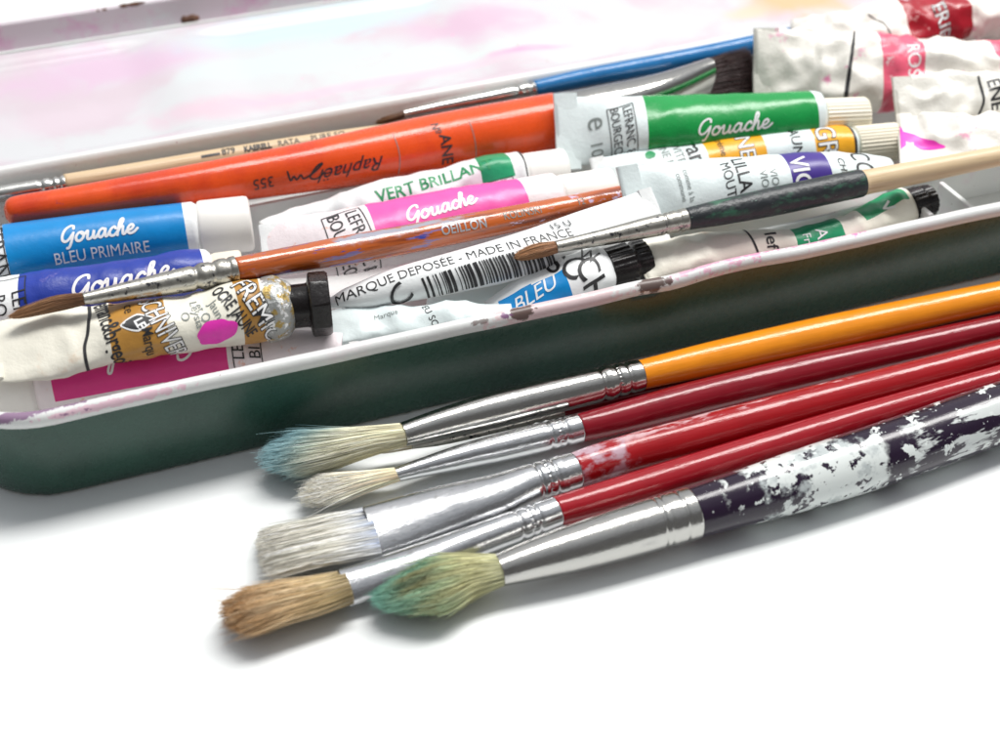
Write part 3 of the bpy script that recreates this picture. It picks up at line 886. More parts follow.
UD = to_uv(W(650, 285, 22))[0]
def rimwave(u, v, z):
    """small dents and waves of the worn front rim"""
    k = max(0, min(1, (z - 12) / 8.0)); f = max(0.0, 1 - abs(v - V0) / 6.0)
    dz = k * f * (-.9 * math.exp(-((u - UD - 4) / 7)**2) + .7 * math.exp(-((u - UD - 20) / 12)**2) + .10 * math.sin(u * .11) + .04 * math.sin(u * .37))
    dv = k * f * (.9 * math.exp(-((u - UD) / 6)**2) + .18 * math.sin(u * .04 + 1))
    return dz, dv
def ringloft(name, rings, m, parent, fill_last=False, wave=True):
    V_, F_ = [], []; n = None
    for ins, z in rings:
        pts = rrect(U0 + ins, U1 - ins, V0 + ins, V1 - ins, max(2, RC - ins * .8), 3)
        if n is None: n = len(pts); base = pts
        r0 = rrect(U0, U1, V0, V1, RC, 3)
        # same topology: offset the base outline inwards along its normals
        q = []
        skew = lambda u, v: -.0165 * (u - 46) * (V1 - v) / (V1 - V0)
        for i in range(n):
            a, b = r0[i - 1], r0[(i + 1) % n]
            dx, dy = b[0] - a[0], b[1] - a[1]; l = math.hypot(dx, dy)
            q.append((r0[i][0] - dy / l * ins, r0[i][1] + dx / l * ins))
        for u, v in q:
            dz, dv = rimwave(u, v, z) if wave else (0, 0)
            V_.append(uvz(u, v + dv + skew(u, v), z + dz))
    for i in range(len(rings) - 1):
        for j in range(n):
            F_.append([i * n + j, i * n + (j + 1) % n, (i + 1) * n + (j + 1) % n, (i + 1) * n + j])
    if fill_last: F_.append([(len(rings) - 1) * n + j for j in range(n)])
    return mesh(name, np.array(V_), F_, m, parent)

box = thing('paint_box', 'open dark green metal paint box with a white compartment tray and white palette lid', 'paint box', tuple(BOXLOC))
body = ringloft('box_body', [(8, .6), (4.2, .15), (3.2, .25), (2.8, .9), (2.3, 2.6), (1.5, 7), (.7, 13), (.25, 18), (.15, 20.2), (1.2, 20.6)], M['green_tin'], box)
for p in [body]: smooth_by_angle(p, 60)
tray = ringloft('tray', [(.9, 19.0), (-.25, 19.7), (-.7, 20.3), (-.85, 21.1), (-.6, 22.0), (.1, 22.55), (1.0, 22.55), (1.7, 22.1), (2.1, 21.0), (2.5, 15), (3.2, 5), (4.4, 3.2), (7, 2.6)], M['tray'], box, True)

def slab(name, pts, z0, z1, th, m, parent, zt=None, rnd=.5):
    """upright wall along a polyline of (u, v) with a rounded top"""
    V_, F_ = [], []; prof = [(-th / 2, z0), (-th / 2, z1 - rnd), (-th / 2 + rnd * .3, z1 - rnd * .3), (-th * .15, z1), (th * .15, z1), (th / 2 - rnd * .3, z1 - rnd * .3), (th / 2, z1 - rnd), (th / 2, z0)]
    P = [np.array(p, float) for p in pts]; n = len(prof)
    for i, p in enumerate(P):
        a, b = P[max(0, i - 1)], P[min(len(P) - 1, i + 1)]
        d = (b - a) / np.linalg.norm(b - a); nn = np.array([-d[1], d[0]])
        for o, z in prof: q = p + nn * o; V_.append(uvz(q[0], q[1], z))
    for i in range(len(P) - 1):
        for j in range(n - 1): F_.append([i * n + j, (i + 1) * n + j, (i + 1) * n + j + 1, i * n + j + 1])
    F_.append(list(range(n))); F_.append([(len(P) - 1) * n + j for j in reversed(range(n))])
    o = mesh(name, np.array(V_), F_, m, parent); smooth_by_angle(o, 40); return o

DV = to_uv(W(330, 190, 17))[1]                       # long divider between tube well and brush trough
ue = to_uv(W(700, 140, 17))[0]
slab('divider', [(U0 + 4 + k * 6, DV) for k in range(int((U1 - U0 - 10) / 6))], 2.6, 17, 1.3, M['tray_in'], tray)
# dark paint-stained floor of the brush trough
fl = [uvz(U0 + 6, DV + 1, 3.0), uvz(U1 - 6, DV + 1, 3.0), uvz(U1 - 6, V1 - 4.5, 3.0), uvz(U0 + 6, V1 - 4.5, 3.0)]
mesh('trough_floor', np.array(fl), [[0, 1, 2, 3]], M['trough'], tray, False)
# inner wall of the pan compartment at the front right
pa, pb = to_uv(W(748, 232, 18)), to_uv(W(885, 199, 18))
pts = [(pa[0] + 1, V0 + 4)] + [(pa[0] - 2 + 2.0 * (1 - math.cos(a)), V0 + 6 + (pa[1] - V0 - 6) * min(1, a)) for a in (.2, .5, .8)]
slab('compartment_wall', [(pa[0], V0 + 3), (pa[0] - .4, pa[1] - 3), (pa[0] + .6, pa[1] - 1), (pa[0] + 3, pa[1]), (pa[0] + 20, pa[1]), (pb[0], pb[1])], 3, 18, 1.1, M['tray_in'], tray)
p0, p1 = to_uv(W(982, 209, 21)), to_uv(W(950, 185, 21))
slab('cross_rib', [(p0[0] - .2, V0 + 2.0), (p0[0] - .2, V0 + 14)], 3, 20.0, 1.4, M['tray_in'], tray)
q0 = to_uv(W(930, 215, 20))
slab('compartment_wall', [(q0[0], V0 + 2.4), (q0[0], V0 + 18)], 3, 20.5, 1.4, M['tray_in'], tray)
sh = [uvz(q0[0] + .7, V0 + 2.6, 11), uvz(q0[0] + 60, V0 + 2.6, 11), uvz(q0[0] + 60, V0 + 18, 11), uvz(q0[0] + .7, V0 + 18, 11)]
mesh('compartment_floor', np.array(sh), [[0, 1, 2, 3]], M['tray_in'], tray, False)
slab('compartment_wall', [(q0[0], V0 + 18), (q0[0] + 60, V0 + 18)], 3, 20.2, 1.4, M['tray_in'], tray)

# lid opened flat behind the box: a shallow palette with mixing wells
LV0 = V1 + 1.4; LV1 = to_uv(W(0, 57, 21))[1]
def mat_palette():
    s = N('white_palette_enamel_with_paint_washes')
    vec = s.coord(False)
    sp = s.n('ShaderNodeSeparateXYZ'); s.l(s.tc.outputs['UV'], sp.inputs[0])
    c = (0.60, 0.605, 0.62)
    big = s.noise(vec, .28, 5, .55, .6); med = s.noise(vec, .8, 5, .6, .8)
    def spot(px, py, ru, rv, col, amt, c):
        u, v = to_uv(W(px, py, 19))
        du = s.math('DIVIDE', s.math('SUBTRACT', sp.outputs[0], u / 10), ru / 10)
        dv = s.math('DIVIDE', s.math('SUBTRACT', sp.outputs[1], v / 10), rv / 10)
        d = s.math('SQRT', s.math('ADD', s.math('MULTIPLY', du, du), s.math('MULTIPLY', dv, dv)))
        d = s.math('ADD', d, s.math('MULTIPLY', s.math('SUBTRACT', med, .5), 1.3))
        f = s.math('MULTIPLY', s.math('SUBTRACT', 1.0, s.step(d, .25, 1.1)), amt)
        return s.mix(f, c, col)
    c = s.mix(s.math('MULTIPLY', s.step(big, .46, .62), .8), c, (0.60, 0.48, 0.54))
    c = spot(110, 70, 34, 14, (0.64, 0.46, 0.59), .9, c)
    c = spot(60, 120, 28, 9, (0.66, 0.56, 0.62), .5, c)
    c = spot(225, 110, 25, 9, (0.68, 0.45, 0.54), .6, c)
    c = spot(320, 25, 48, 12, (0.52, 0.66, 0.69), .8, c)
    c = spot(300, 60, 45, 10, (0.60, 0.68, 0.68), .7, c)
    c = spot(420, 60, 45, 12, (0.62, 0.68, 0.66), .6, c)
    c = spot(480, 25, 24, 16, (0.62, 0.42, 0.54), .85, c)
    c = spot(530, 52, 16, 2.6, (0.68, 0.32, 0.52), .85, c)
    c = spot(380, 82, 60, 3.5, (0.70, 0.50, 0.60), .6, c)
    c = spot(640, 25, 45, 14, (0.64, 0.62, 0.61), .8, c)
    c = spot(800, 2, 22, 14, (0.60, 0.45, 0.26), 1.0, c)
    c = spot(745, 14, 9, 6, (0.66, 0.56, 0.42), .8, c)
    f = s.step(s.noise(vec, 3.2, 3, .4), .755, .785)
    c = s.mix(f, c, (0.42, 0.30, 0.22))
    f = s.step(s.noise(s.coord(False, (1, 1, 1), (9, 4, 2)), 2.2, 3, .4), .76, .80)
    c = s.mix(f, c, (0.86, 0.35, 0.55))
    s.l(c, s.p.inputs['Base Color'])
    s.p.inputs['Roughness'].default_value = .33
    bp = s.n('ShaderNodeBump'); bp.inputs['Strength'].default_value = .15; bp.inputs['Distance'].default_value = .0005
    s.l(med, bp.inputs['Height']); s.l(bp.outputs[0], s.p.inputs['Normal'])
    return s.m
M['palette'] = mat_palette()
def sst(x, a, b):
    t = max(0, min(1, (x - a) / (b - a))); return t * t * (3 - 2 * t)
ridge_u = [to_uv(W(188, 75, 19))[0] - 84 * k for k in (1,)] + [to_uv(W(188, 75, 19))[0] + 84 * k for k in range(0, 4)]
us = np.arange(U0, U1 + .1, 1.5); vs_ = np.arange(LV0, LV1 + .1, 1.25)
V_, F_, UVs = [], [], []
for u in us:
    for v in vs_:
        dr = min(abs(u - r) for r in ridge_u)
        e_ = min(v - LV0, LV1 - v, dr, u - U0, U1 - u)
        z = 21.6 - 2.6 * sst(min(v - LV0, LV1 - v, u - U0, U1 - u), 1.4, 6) * (.45 + .55 * sst(dr, 1.5, 16))
        V_.append(uvz(u, v, z)); UVs.append((u / 10, v / 10))
nv = len(vs_)
for i in range(len(us) - 1):
    for j in range(nv - 1):
        a = i * nv + j; F_.append([a, a + nv, a + nv + 1, a + 1])
lid = mesh('lid', np.array(V_), F_, M['palette'], box, True, UVs)
M['pink_rim'] = mat('pink_stained_white_enamel', (0.70, 0.64, 0.68), .4, stains=(((0.70, 0.44, 0.60), .7, .5, .64, 3), ((0.70, 0.70, 0.72), .5, .5, .6, 5)))
# metal skirt round the lid and its raised far wall
def wallstrip(name, path, prof, m, parent):
    V_, F_ = [], []; n = len(prof)
    P = [np.array(p, float) for p in path]
    for i, p in enumerate(P):
        a, b = P[max(0, i - 1)], P[min(len(P) - 1, i + 1)]
        d = (b - a) / np.linalg.norm(b - a); nn = np.array([-d[1], d[0]])
        for o, z in prof: q = p + nn * o; V_.append(uvz(q[0], q[1], z))
    for i in range(len(P) - 1):
        for j in range(n): F_.append([i * n + j, (i + 1) * n + j, (i + 1) * n + (j + 1) % n, i * n + (j + 1) % n])
    o = mesh(name, np.array(V_), F_, m, parent); smooth_by_angle(o, 40); return o
path = [(U0 + k * 6, LV1 + .7) for k in range(int((U1 - U0) / 6) + 1)]
wallstrip('lid_rim', path, [(-.7, 13), (-.7, 21.4), (-.3, 21.95), (.3, 21.95), (.9, 21.2), (1.0, 13)], M['tray_in'], lid)
path2 = [(U0 + k * 6, LV1 + 10.2) for k in range(int((U1 - U0) / 6) + 1)]
wallstrip('lid_rim', path2, [(-.6, 14), (-.6, 25.4), (-.1, 25.9), (.5, 25.9), (.9, 25.2), (1.0, 14)], M['pink_rim'], lid)
mesh('lid_channel', np.array([uvz(U0, LV1 + 1.7, 15.5), uvz(U1, LV1 + 1.7, 15.5), uvz(U1, LV1 + 9.6, 15.5), uvz(U0, LV1 + 9.6, 15.5)]), [[0, 1, 2, 3]], M['pink_rim'], lid, False)
wallstrip('lid_shell', path, [(-62, 12), (-62, 12.6), (9.4, 12.6), (9.4, 12)], M['green_tin'], lid)
# rusty hinge knuckle on the lid's far edge
hu, hv = to_uv(W(187, 14, 22))
for du, dz, l, r in ((0, 22.4, 5, 1.1), (-14, 25.6, 7, .55), (-22, 25.3, 4, .4)):
    V_, F_ = [], []; n = 14; k = 6
    for i in range(k + 1):
        x = -l / 2 + l * i / k; rr = r * (1 + .2 * math.sin(i * 2.1)) * (.5 if i in (0, k) else 1)
        for j in range(n):
            t = 2 * math.pi * j / n; V_.append(uvz(hu + du + x, (LV1 + 2.1 if du == 0 else LV1 + 10) + rr * math.cos(t), dz + rr * math.sin(t)))
    for i in range(k):
        for j in range(n): F_.append([i * n + j, i * n + (j + 1) % n, (i + 1) * n + (j + 1) % n, (i + 1) * n + j])
    mesh('hinge', np.array(V_), F_, M['rust'], lid)

# ------------------------------------------------------------------ brushes in front of the box
GF = 'brushes lying on the table before the box'
def cream(t, x, y, R): return lerp((.62, .55, .40), (.78, .75, .64), min(1, t * 1.4))
def c_teal(t, x, y, R):
    k = 1 / (1 + math.exp(-(t - .57 - .18 * x + R.normal() * .035) * 13))
    return lerp(lerp((.82, .76, .52), (.88, .88, .72), t), lerp((.22, .44, .50), (.44, .66, .70), max(0, (t - .6) * 2)), k)
def c_cream(t, x, y, R): return lerp((.86, .70, .46), (.96, .90, .76), min(1, t * 1.5))
def c_flat(t, x, y, R):
    b = max(0, .85 - t * 2.4) * (.4 + .6 * (abs(math.sin(x * 9 + 1)) ** 2))
    return lerp(lerp((.92, .89, .78), (.90, .86, .75), t), (.20, .32, .62), b * .8) * (.55 if math.sin(x * 41 + 3 * math.sin(x * 7)) > .45 else 1)
def c_tan(t, x, y, R):
    base = ramp([(0, (.20, .15, .06)), (.18, (.48, .36, .18)), (.55, (.66, .47, .26)), (.8, (.46, .26, .11)), (1, (.36, .17, .06))], t)
    return lerp(base, (.74, .60, .40), .5 if math.sin(x * 17 + y * 5) > .2 else 0)
def c_green(t, x, y, R):
    base = ramp([(0, (.50, .50, .30)), (.25, (.58, .56, .30)), (.5, (.46, .56, .34)), (.8, (.28, .52, .38)), (1, (.20, .46, .38))], t)
    d = math.hypot((t - .66) / .20, (x - .15) / .42)
    base = lerp(base, (.09, .07, .01), min(.62, 1.5 * max(0, 1 - d)))
    d = math.hypot((t - .62) / .24, (x + .55) / .4)
    base = lerp(base, (.06, .36, .26), max(0, 1 - d * d) * .9 if d < 1 else 0)
    k = .5 if math.sin(x * 14 + 2) > .3 and .3 < t < .8 else 0
    return lerp(base, (.52, .46, .22), k)
def c_brown(t, x, y, R): return lerp((.15, .07, .035), (.40, .22, .11), min(1, abs(t - .1) * 1.3))
def c_sable(t, x, y, R): return lerp((.34, .17, .09), (.56, .31, .16), t)
def c_dark(t, x, y, R): return np.array((.045, .02, .02))

# hidden thin brush below
brush('thin brush with a dull ferrule and red handle, mostly hidden under the yellow handled brush', GF,
      [(412, 446, 3.6, 3.2, .9, 0), (440, 441, 3.4, 4.6, 1, 0), (500, 427, 3.2, 5.2, 1, 0), (563, 411.5, 3, 5.4, 1, 0)],
      [(562, 411.7, 3, 4.9, 1, 0), (620, 398, 3, 5.8, 1, 0), (700, 380, 3, 5.4, 1, 0), (900, 335, 3, 4.4, 1, 0), (1040, 304, 3, 3.8, 1, 0)],
      'h_crimson', 'ferrule_dull', [(414, 445.5, 3.6, 3, .9, 0), (390, 450, 3.4, 3, .9, 0), (372, 453, 3.2, 1.5, .9, 0)], 260, c_cream, 3,
      grooves=[(535, 0.204, .5), (545, 0.204, .5)], bkw=dict(nclump=12))

# 1 yellow
brush('round brush with teal tipped cream bristles and an orange yellow handle', GF,
      [(403, 434.5, 8.6, 12.2, .96, 0), (440, 424, 8.4, 15.2, 1, 0), (500, 408.5, 8.2, 18.2, 1, 0), (560, 394, 8, 18.0, 1, 0), (600, 384.5, 7.8, 17.2, 1, 0), (640, 375.2, 7.6, 15.8, 1, 0)],
      [(638, 375.6, 7.6, 15.0, 1, 0), (660, 370.5, 7.6, 15.6, 1, 0), (720, 357, 7.6, 17.4, 1, 0), (820, 335, 7.5, 18.2, 1, 0), (900, 317.5, 7.5, 17, 1, 0), (1000, 296, 7.5, 15, 1, 0), (1060, 283, 7.5, 13, 1, 0), (1200, 253, 7.5, 9, 1, 0)],
      'h_yellow', 'ferrule_b',
      [(406, 434, 8.6, 11.2, .95, 0), (370, 441, 7.6, 15, .85, 8), (330, 448.5, 6.5, 20, .75, 8), (290, 455, 5.6, 24, .7, 8), (254, 461.5, 5.0, 25, .65, 8)],
      3900, c_teal, 11, grooves=[(601, 0.093, .55), (608, -0.034, .5), (616, 0.085, .5, True), (627, 0.085, .5)],
      bkw=dict(round_tip=.24, ragged=.07, clump=.5))

# 2 crimson
brush('round brush with clean cream bristles and a dark crimson handle', GF,
      [(396, 474.5, 4.2, 7.4, .96, 0), (420, 468, 4.2, 9.4, 1, 0), (460, 457.5, 4.3, 12.6, 1, 0), (510, 445.5, 4.4, 14.6, 1, 0), (550, 435.6, 4.4, 15, 1, 0), (579, 428, 4.4, 15, 1, 0)],
      [(578, 428.2, 4.4, 14.4, 1, 0), (600, 423, 4.4, 15.2, 1, 0), (700, 397, 4.4, 17.4, 1, 0), (800, 373, 4.4, 17, 1, 0), (900, 350.5, 4.2, 15.4, 1, 0), (1000, 327.5, 4.1, 13.4, 1, 0), (1200, 282, 4, 9.5, 1, 0)],
      'h_crimson', 'ferrule',
      [(399, 474, 4.2, 6.8, .95, 0), (370, 480.5, 3.9, 10.5, .8, 0), (330, 489, 3.6, 16, .6, 0), (300, 495.5, 3.2, 19, .5, 0), (292, 497.5, 3, 18.5, .5, 0)],
      3100, c_cream, 12, grooves=[(549, 0.085, .4), (557, 0.051, .35, True), (564, 0.085, .4)],
      bkw=dict(round_tip=.22, ragged=.12, clump=.6, wander=.12))

# 3 flat
brush('wide flat brush with greyish bristles and a red handle worn white near the ferrule', GF,
      [(371, 531.5, 4.0, 26.5, .30, 17), (400, 523.5, 4.2, 26.5, .36, 17), (440, 512, 4.6, 26, .50, 17), (490, 498.5, 5.0, 23.5, .78, 8), (530, 484.5, 5.1, 20.5, .98, 0), (575, 470.5, 5.0, 18.6, 1, 0)],
      [(574, 470.8, 5.0, 18, 1, 0), (600, 462, 5.0, 18.8, 1, 0), (700, 434.5, 5.2, 19.6, 1, 0), (800, 407.5, 5.0, 18.6, 1, 0), (900, 381, 4.8, 17, 1, 0), (1000, 354, 4.6, 15, 1, 0), (1200, 302, 4.3, 10, 1, 0)],
      'h_red', 'ferrule',
      [(375, 530.5, 4.0, 25, .27, 12), (340, 537, 3.9, 25, .25, 12), (300, 545, 3.6, 23.5, .22, 12), (260, 553.5, 3.4, 23.5, .20, 12), (254, 555, 3.3, 23.5, .2, 12)],
      5000, c_flat, 13, grooves=[(537, 0.085, .4), (545, 0.051, .35, True), (553, 0.076, .4), (561, -0.025, .4)],
      bkw=dict(round_tip=.05, ragged=.10, clump=.35, wander=.07))

# 4 tan
brush('brush with splayed tan brown bristles and a plain red handle beside the big dark one', GF,
      [(344, 588, 4.2, 19.5, .5, 25), (370, 580, 4.3, 19.6, .62, 22), (410, 566, 4.4, 19, .8, 12), (460, 547, 4.5, 17.4, .96, 0), (510, 528.5, 4.5, 16.6, 1, 0), (556, 511.5, 4.5, 16, 1, 0)],
      [(555, 511.8, 4.5, 15.4, 1, 0), (600, 499, 4.5, 16.4, 1, 0), (700, 468.5, 4.5, 17, 1, 0), (800, 437.5, 4.5, 16.4, 1, 0), (900, 407, 4.4, 14.6, 1, 0), (1000, 377.5, 4.2, 12.6, 1, 0), (1200, 318, 4, 9, 1, 0)],
      'h_red2', 'ferrule',
      [(348, 587, 4.2, 17, .5, 25), (320, 594, 4.2, 19.5, .5, 20), (280, 603, 4.4, 22, .5, 16), (240, 614, 4.6, 25, .5, 12), (212, 622, 4.8, 26, .5, 12)],
      4100, c_tan, 14, grooves=[(518, 0.085, .4), (528, 0.060, .35, True), (536, 0.085, .4)],
      bkw=dict(round_tip=.18, ragged=.14, clump=.7, wander=.12, nclump=60, stray=14))

# 5 big aubergine
brush('large brush with green stained bristles and a dark handle flaked with white paint', GF,
      [(499, 570.5, 5.6, 16.5, .97, 0), (530, 561, 5.7, 20.6, 1, 0), (580, 546.5, 5.9, 25, 1, 0), (640, 528.5, 6.1, 27.2, 1, 0), (692, 513.4, 6.3, 27.4, 1, 0)],
      [(690, 514, 6.3, 26.2, 1, 0), (720, 505, 6.4, 27.2, 1, 0), (800, 480.5, 6.5, 31, 1, 0), (880, 455, 6.5, 32, 1, 0), (1000, 413, 6.4, 31, 1, 0), (1100, 380, 6.2, 27, 1, 0), (1250, 330, 6, 20, 1, 0)],
      'h_aubergine', 'ferrule_b',
      [(503, 569.5, 5.6, 15.5, .95, 0), (470, 576, 5.2, 22, .85, 6), (430, 587, 4.8, 29.5, .62, 12), (400, 594, 4.6, 28, .55, 12), (366, 601, 4.4, 24, .5, 12)],
      4600, c_green, 15, grooves=[(658, 0.051, .3), (664, 0.034, .4), (680, 0.043, .3)],
      bkw=dict(round_tip=.42, ragged=.06, clump=.3, wander=.10, stray=10))

# ------------------------------------------------------------------ brushes in the box
GB = 'brushes lying in the open box'
# pale wood, at the back
brush('pale wooden brush with a shiny ferrule behind the thick orange handle', GB,
      [(-70, 209, 19, 7, .9, 0), (-20, 198, 19, 8.6, 1, 0), (66, 184, 19, 9.6, 1, 0)],
      [(65, 183.6, 19, 9.6, 1, 0), (130, 173.5, 19, 10, 1, 0), (250, 153.5, 19, 10, 1, 0), (355, 137, 19, 9, 1, 0), (420, 128, 19, 8, 1, 0)],
      'h_wood', 'ferrule_dark', None, 0, None, 1, grooves=[(42, 0.170, .4), (53, 0.204, .5), (60, 0.170, .4)],
      hprints=[dict(t='–', p=(211, 154), size=6, m='ink', xs=1.3, bold=.15), dict(t='879', p=(229, 151), size=2.4, xs=.9, bold=.05),
               dict(t='KAERELL', p=(258, 147), size=2.1, bold=.1, xs=.8), dict(t='RATA', p=(289, 142), size=2.1), dict(t='PURE SO', p=(328, 136), size=2.2)])
# blue handled thin brush
brush('thin blue handled brush with a slim silver ferrule at the back of the box', GB,
      [(404, 114, 18.5, 4.2, .9, 0), (440, 107, 19, 5.6, 1, 0), (490, 97.6, 19.7, 7, 1, 0), (535, 88.6, 20.4, 7.8, 1, 0)],
      [(534, 88.6, 20.4, 8, 1, 0), (580, 79, 21, 9.5, 1, 0), (680, 60, 22.5, 10, 1, 0), (800, 35, 24.5, 10, 1, 0), (930, 7, 26.5, 8, 1, 0), (1000, -8, 27.5, 6, 1, 0)],
      'h_blue', 'ferrule_dark', [(406, 113.6, 18.4, 3.8, .9, 0), (380, 120, 17.6, 4.4, .8, 0), (352, 128, 15, 2.0, .6, 0)], 500, c_brown, 5,
      grooves=[(517, 0.238, .5), (527, -0.085, .5), (531, 0.204, .4)], bkw=dict(nclump=16))
# thick orange
brush('thick orange red handled brush with a wide silver ferrule and dark flat bristles', GB,
      [(702, 83, 24, 22.5, .35, 50), (680, 88, 23.5, 20.5, .45, 45), (640, 97, 23, 19, .7, 30), (590, 110, 22, 22, .95, 0), (548, 122, 21.5, 28, 1, 0)],
      [(5, 213.5, 22, 6, 1, 0), (8, 213, 22, 12, 1, 0), (16, 211.6, 22, 15.5, 1, 0), (60, 205.5, 22, 17, 1, 0), (200, 184.5, 22, 21.5, 1, 0), (330, 163, 22, 26, 1, 0), (450, 142.5, 20.8, 31, 1, 0), (556, 124, 21.5, 31.5, 1, 0)],
      'h_orange', 'ferrule_b',
      [(698, 84, 24, 22, .32, 50), (730, 77.5, 24, 24, .28, 50), (757, 72.5, 24, 25.5, .26, 50)], 2200, c_dark, 6,
      bkw=dict(round_tip=.03, ragged=.05, core=.9),
      hprints=[dict(t='355', p=(264, 183), size=3.6, rot=180, m='ink', xs=.9),
               dict(line=[(-9, .2), (-7, 1.4), (-5.6, .6), (-7.4, -1.4), (-8.8, -1.8), (-6.5, -.2), (-4.2, .7), (-3.6, -.3), (-2.6, .6), (-2.0, -.3), (-1.2, .5), (-.8, -1.6)],
                    lw=.4, curve=True, p=(286, 179), rot=180),
               dict(t='Raphaël', p=(352, 168), size=4.6, rot=180, m='ink', xs=1.0, shear=.45),
               dict(line=[(0, -5), (.3, 0), (0, 5)], lw=.18, p=(398, 155), m='grey_ink', curve=True),
               dict(line=[(0, -6), (.3, 0), (0, 6)], lw=.18, p=(474, 145), m='grey_ink', curve=True),
               dict(t='ANE', p=(448, 150), size=4.2, rot=-90, xs=.9, bold=.05), dict(t='№', p=(436, 128), size=3, rot=-90)])
# long varnished brush lying over the tubes
brush('long orange varnished wooden brush smeared with blue and grey paint, soft brown bristles', GB,
      [(84, 299, 33.5, 6.2, .95, 0), (130, 290.5, 33, 9.5, 1, 0), (180, 281, 32.5, 12.5, 1, 0), (236, 269.5, 32, 14, 1, 0)],
      [(235, 269.7, 32, 12.2, 1, 0), (290, 260.5, 31, 14, 1, 0), (360, 248, 29.5, 15, 1, 0), (450, 231, 27, 14.2, 1, 0), (540, 213.5, 24.5, 13, 1, 0), (640, 193.5, 20.5, 11.6, 1, 0), (700, 183, 18, 11, 1, 0)],
      'h_varnish', 'ferrule_dull', [(87, 298.5, 33.5, 5.8, .9, 0), (60, 303, 32.8, 7.6, .8, 0), (30, 311, 32, 5.8, .7, 0), (6, 318, 31.4, 2.5, .6, 0)], 1500, c_brown, 7,
      grooves=[(196, 0.153, .5), (203, -0.051, .5), (214, 0.119, .5), (222, -0.034, .5), (229, 0.102, .3)], bkw=dict(round_tip=.1, nclump=30, rad=.06, stray=4),
      hprints=[dict(t='OEILLON', p=(464, 227), size=2.8, m='silver_ink', sp=1.05, bold=.06, xs=.9), dict(t='KOLINSKI', p=(522, 213.5), size=2.4, m='grey_ink', xs=.9), dict(t='12', p=(582, 201), size=2.2, m='grey_ink')])
# small black handled brush
brush('small brush with a brown tip, black painted handle and bare wood end', GB,
      [(556, 247, 27, 6.2, .95, 0), (600, 238, 27, 8.2, 1, 0), (650, 227, 27.2, 10.6, 1, 0), (686, 219.2, 27.5, 11.6, 1, 0)],
      [(685, 219.4, 27.5, 11, 1, 0), (720, 212.5, 27.8, 13, 1, 0), (790, 198, 28, 14.6, 1, 0), (859, 183.5, 28.5, 14.2, 1, 0), (864, 182.5, 28.5, 12.6, 1, 0), (900, 175.5, 28.8, 12, 1, 0), (1000, 156, 30, 10, 1, 0), (1060, 144, 31, 9, 1, 0)],
      'h_black', 'ferrule_dull', [(559, 246.5, 27, 5.6, .9, 0), (542, 250, 26.6, 7.4, .8, 0), (526, 254, 26, 6.2, .7, 0), (511, 258, 25.6, 2.4, .6, 0)], 900, c_sable, 8,
      grooves=[(664, 0.102, .3), (670, 0.034, .4), (678, 0.085, .3)], bkw=dict(round_tip=.1, nclump=24, rad=.055, stray=3),
      handle_zones=[(861, 1100, -99, 99, 1)], hmats=['h_wood'])

# ------------------------------------------------------------------ tubes
LEF = lambda p, size=2.6, rot=-90, w=13.5, h=6.2: [dict(box=(w, h), p=p, rot=rot), dict(t='LEFRANC &\nBOURGEOIS', p=p, size=size, rot=rot, xs=.84)]
# T1 sky blue
tube('gouache tube with a sky blue label reading Bleu Primaire and a white cap',
     [(-120, 282, 17, 34, .3, 40), (-60, 269, 17, 34, .6, 30), (0, 257.5, 17, 32.5, .9, 10), (100, 242.5, 17, 30.5, 1, 0), (190, 230.5, 17, 28.5, 1, 0), (197, 229.5, 17, 28.3, 1, 0), (199.5, 229.2, 17, 25, 1, 0)],
     zones=[(9, 186, -99, 99, 1)], mats=['lbl_cyan'], cap=dict(kind='round', r=28.2, len=52, m='white_cap'),
     prints=[dict(g=2.15, p=(98, 233), rot=1.5, m='white_ink', xs=1.12, wd=.27), dict(t='BLEU PRIMAIRE', p=(102, 252), size=3.7, m='white_ink', xs=.82),
             dict(t='LEFRANC &', p=(-1, 262), size=5.2, rot=-90, xs=.8), dict(line=[(-12, 0), (12, 0)], p=(7, 262), rot=-90, lw=.25)])
# T2 deep blue
tube('gouache tube with a crinkled deep blue label under the silver ferrule',
     [(-90, 318, 17, 26, .4, 20), (0, 304, 17.5, 26, .7, 10), (60, 295, 18, 26, .85, 5), (140, 283, 18, 25, .95, 0), (195, 273.5, 18, 24, 1, 0), (209, 271, 18, 22, 1, 0), (213, 270.4, 18, 18, 1, 0)],
     zones=[(24, 204, -99, 99, 1)], mats=['lbl_blue'], cap=dict(kind='round', r=17, len=30, m='cream_cap'), crumple=(.5, .12, .25, .2), seed=3,
     prints=[dict(g=2.5, p=(122, 281), rot=2.5, m='white_ink', xs=1.22, wd=.25), dict(t='LEF\nBO', p=(8, 303), size=4.0, rot=-90, xs=.85), dict(box=(13, 8), p=(7, 304), rot=-90)])
# T4 bottom pink, cap on the left
tube('gouache tube with a magenta label upside down against the front rim',
     [(36, 386, 15.5, 26, 1, 0), (38, 385.7, 15.5, 30, 1, 0), (60, 382, 15.5, 31, 1, 0), (150, 365.5, 15.5, 30, .95, 0), (230, 352, 16, 25, .75, 10), (290, 344, 17, 15, .45, 15), (342, 340, 18.5, 7, .25, 20)],
     base='tube_pinkish', zones=[(54, 229, -9.5, 99, 1)], mats=['lbl_magenta'], cap=dict(kind='round', r=30, len=62, m='white_cap', at='start'),
     prints=[dict(g=2.5, p=(142, 351), rot=184, m='white_ink', xs=1.25, wd=.2), dict(box=(10, 5.6), p=(247, 352), rot=90), dict(t='LE\nBI', p=(247, 352), size=3.2, rot=90)])
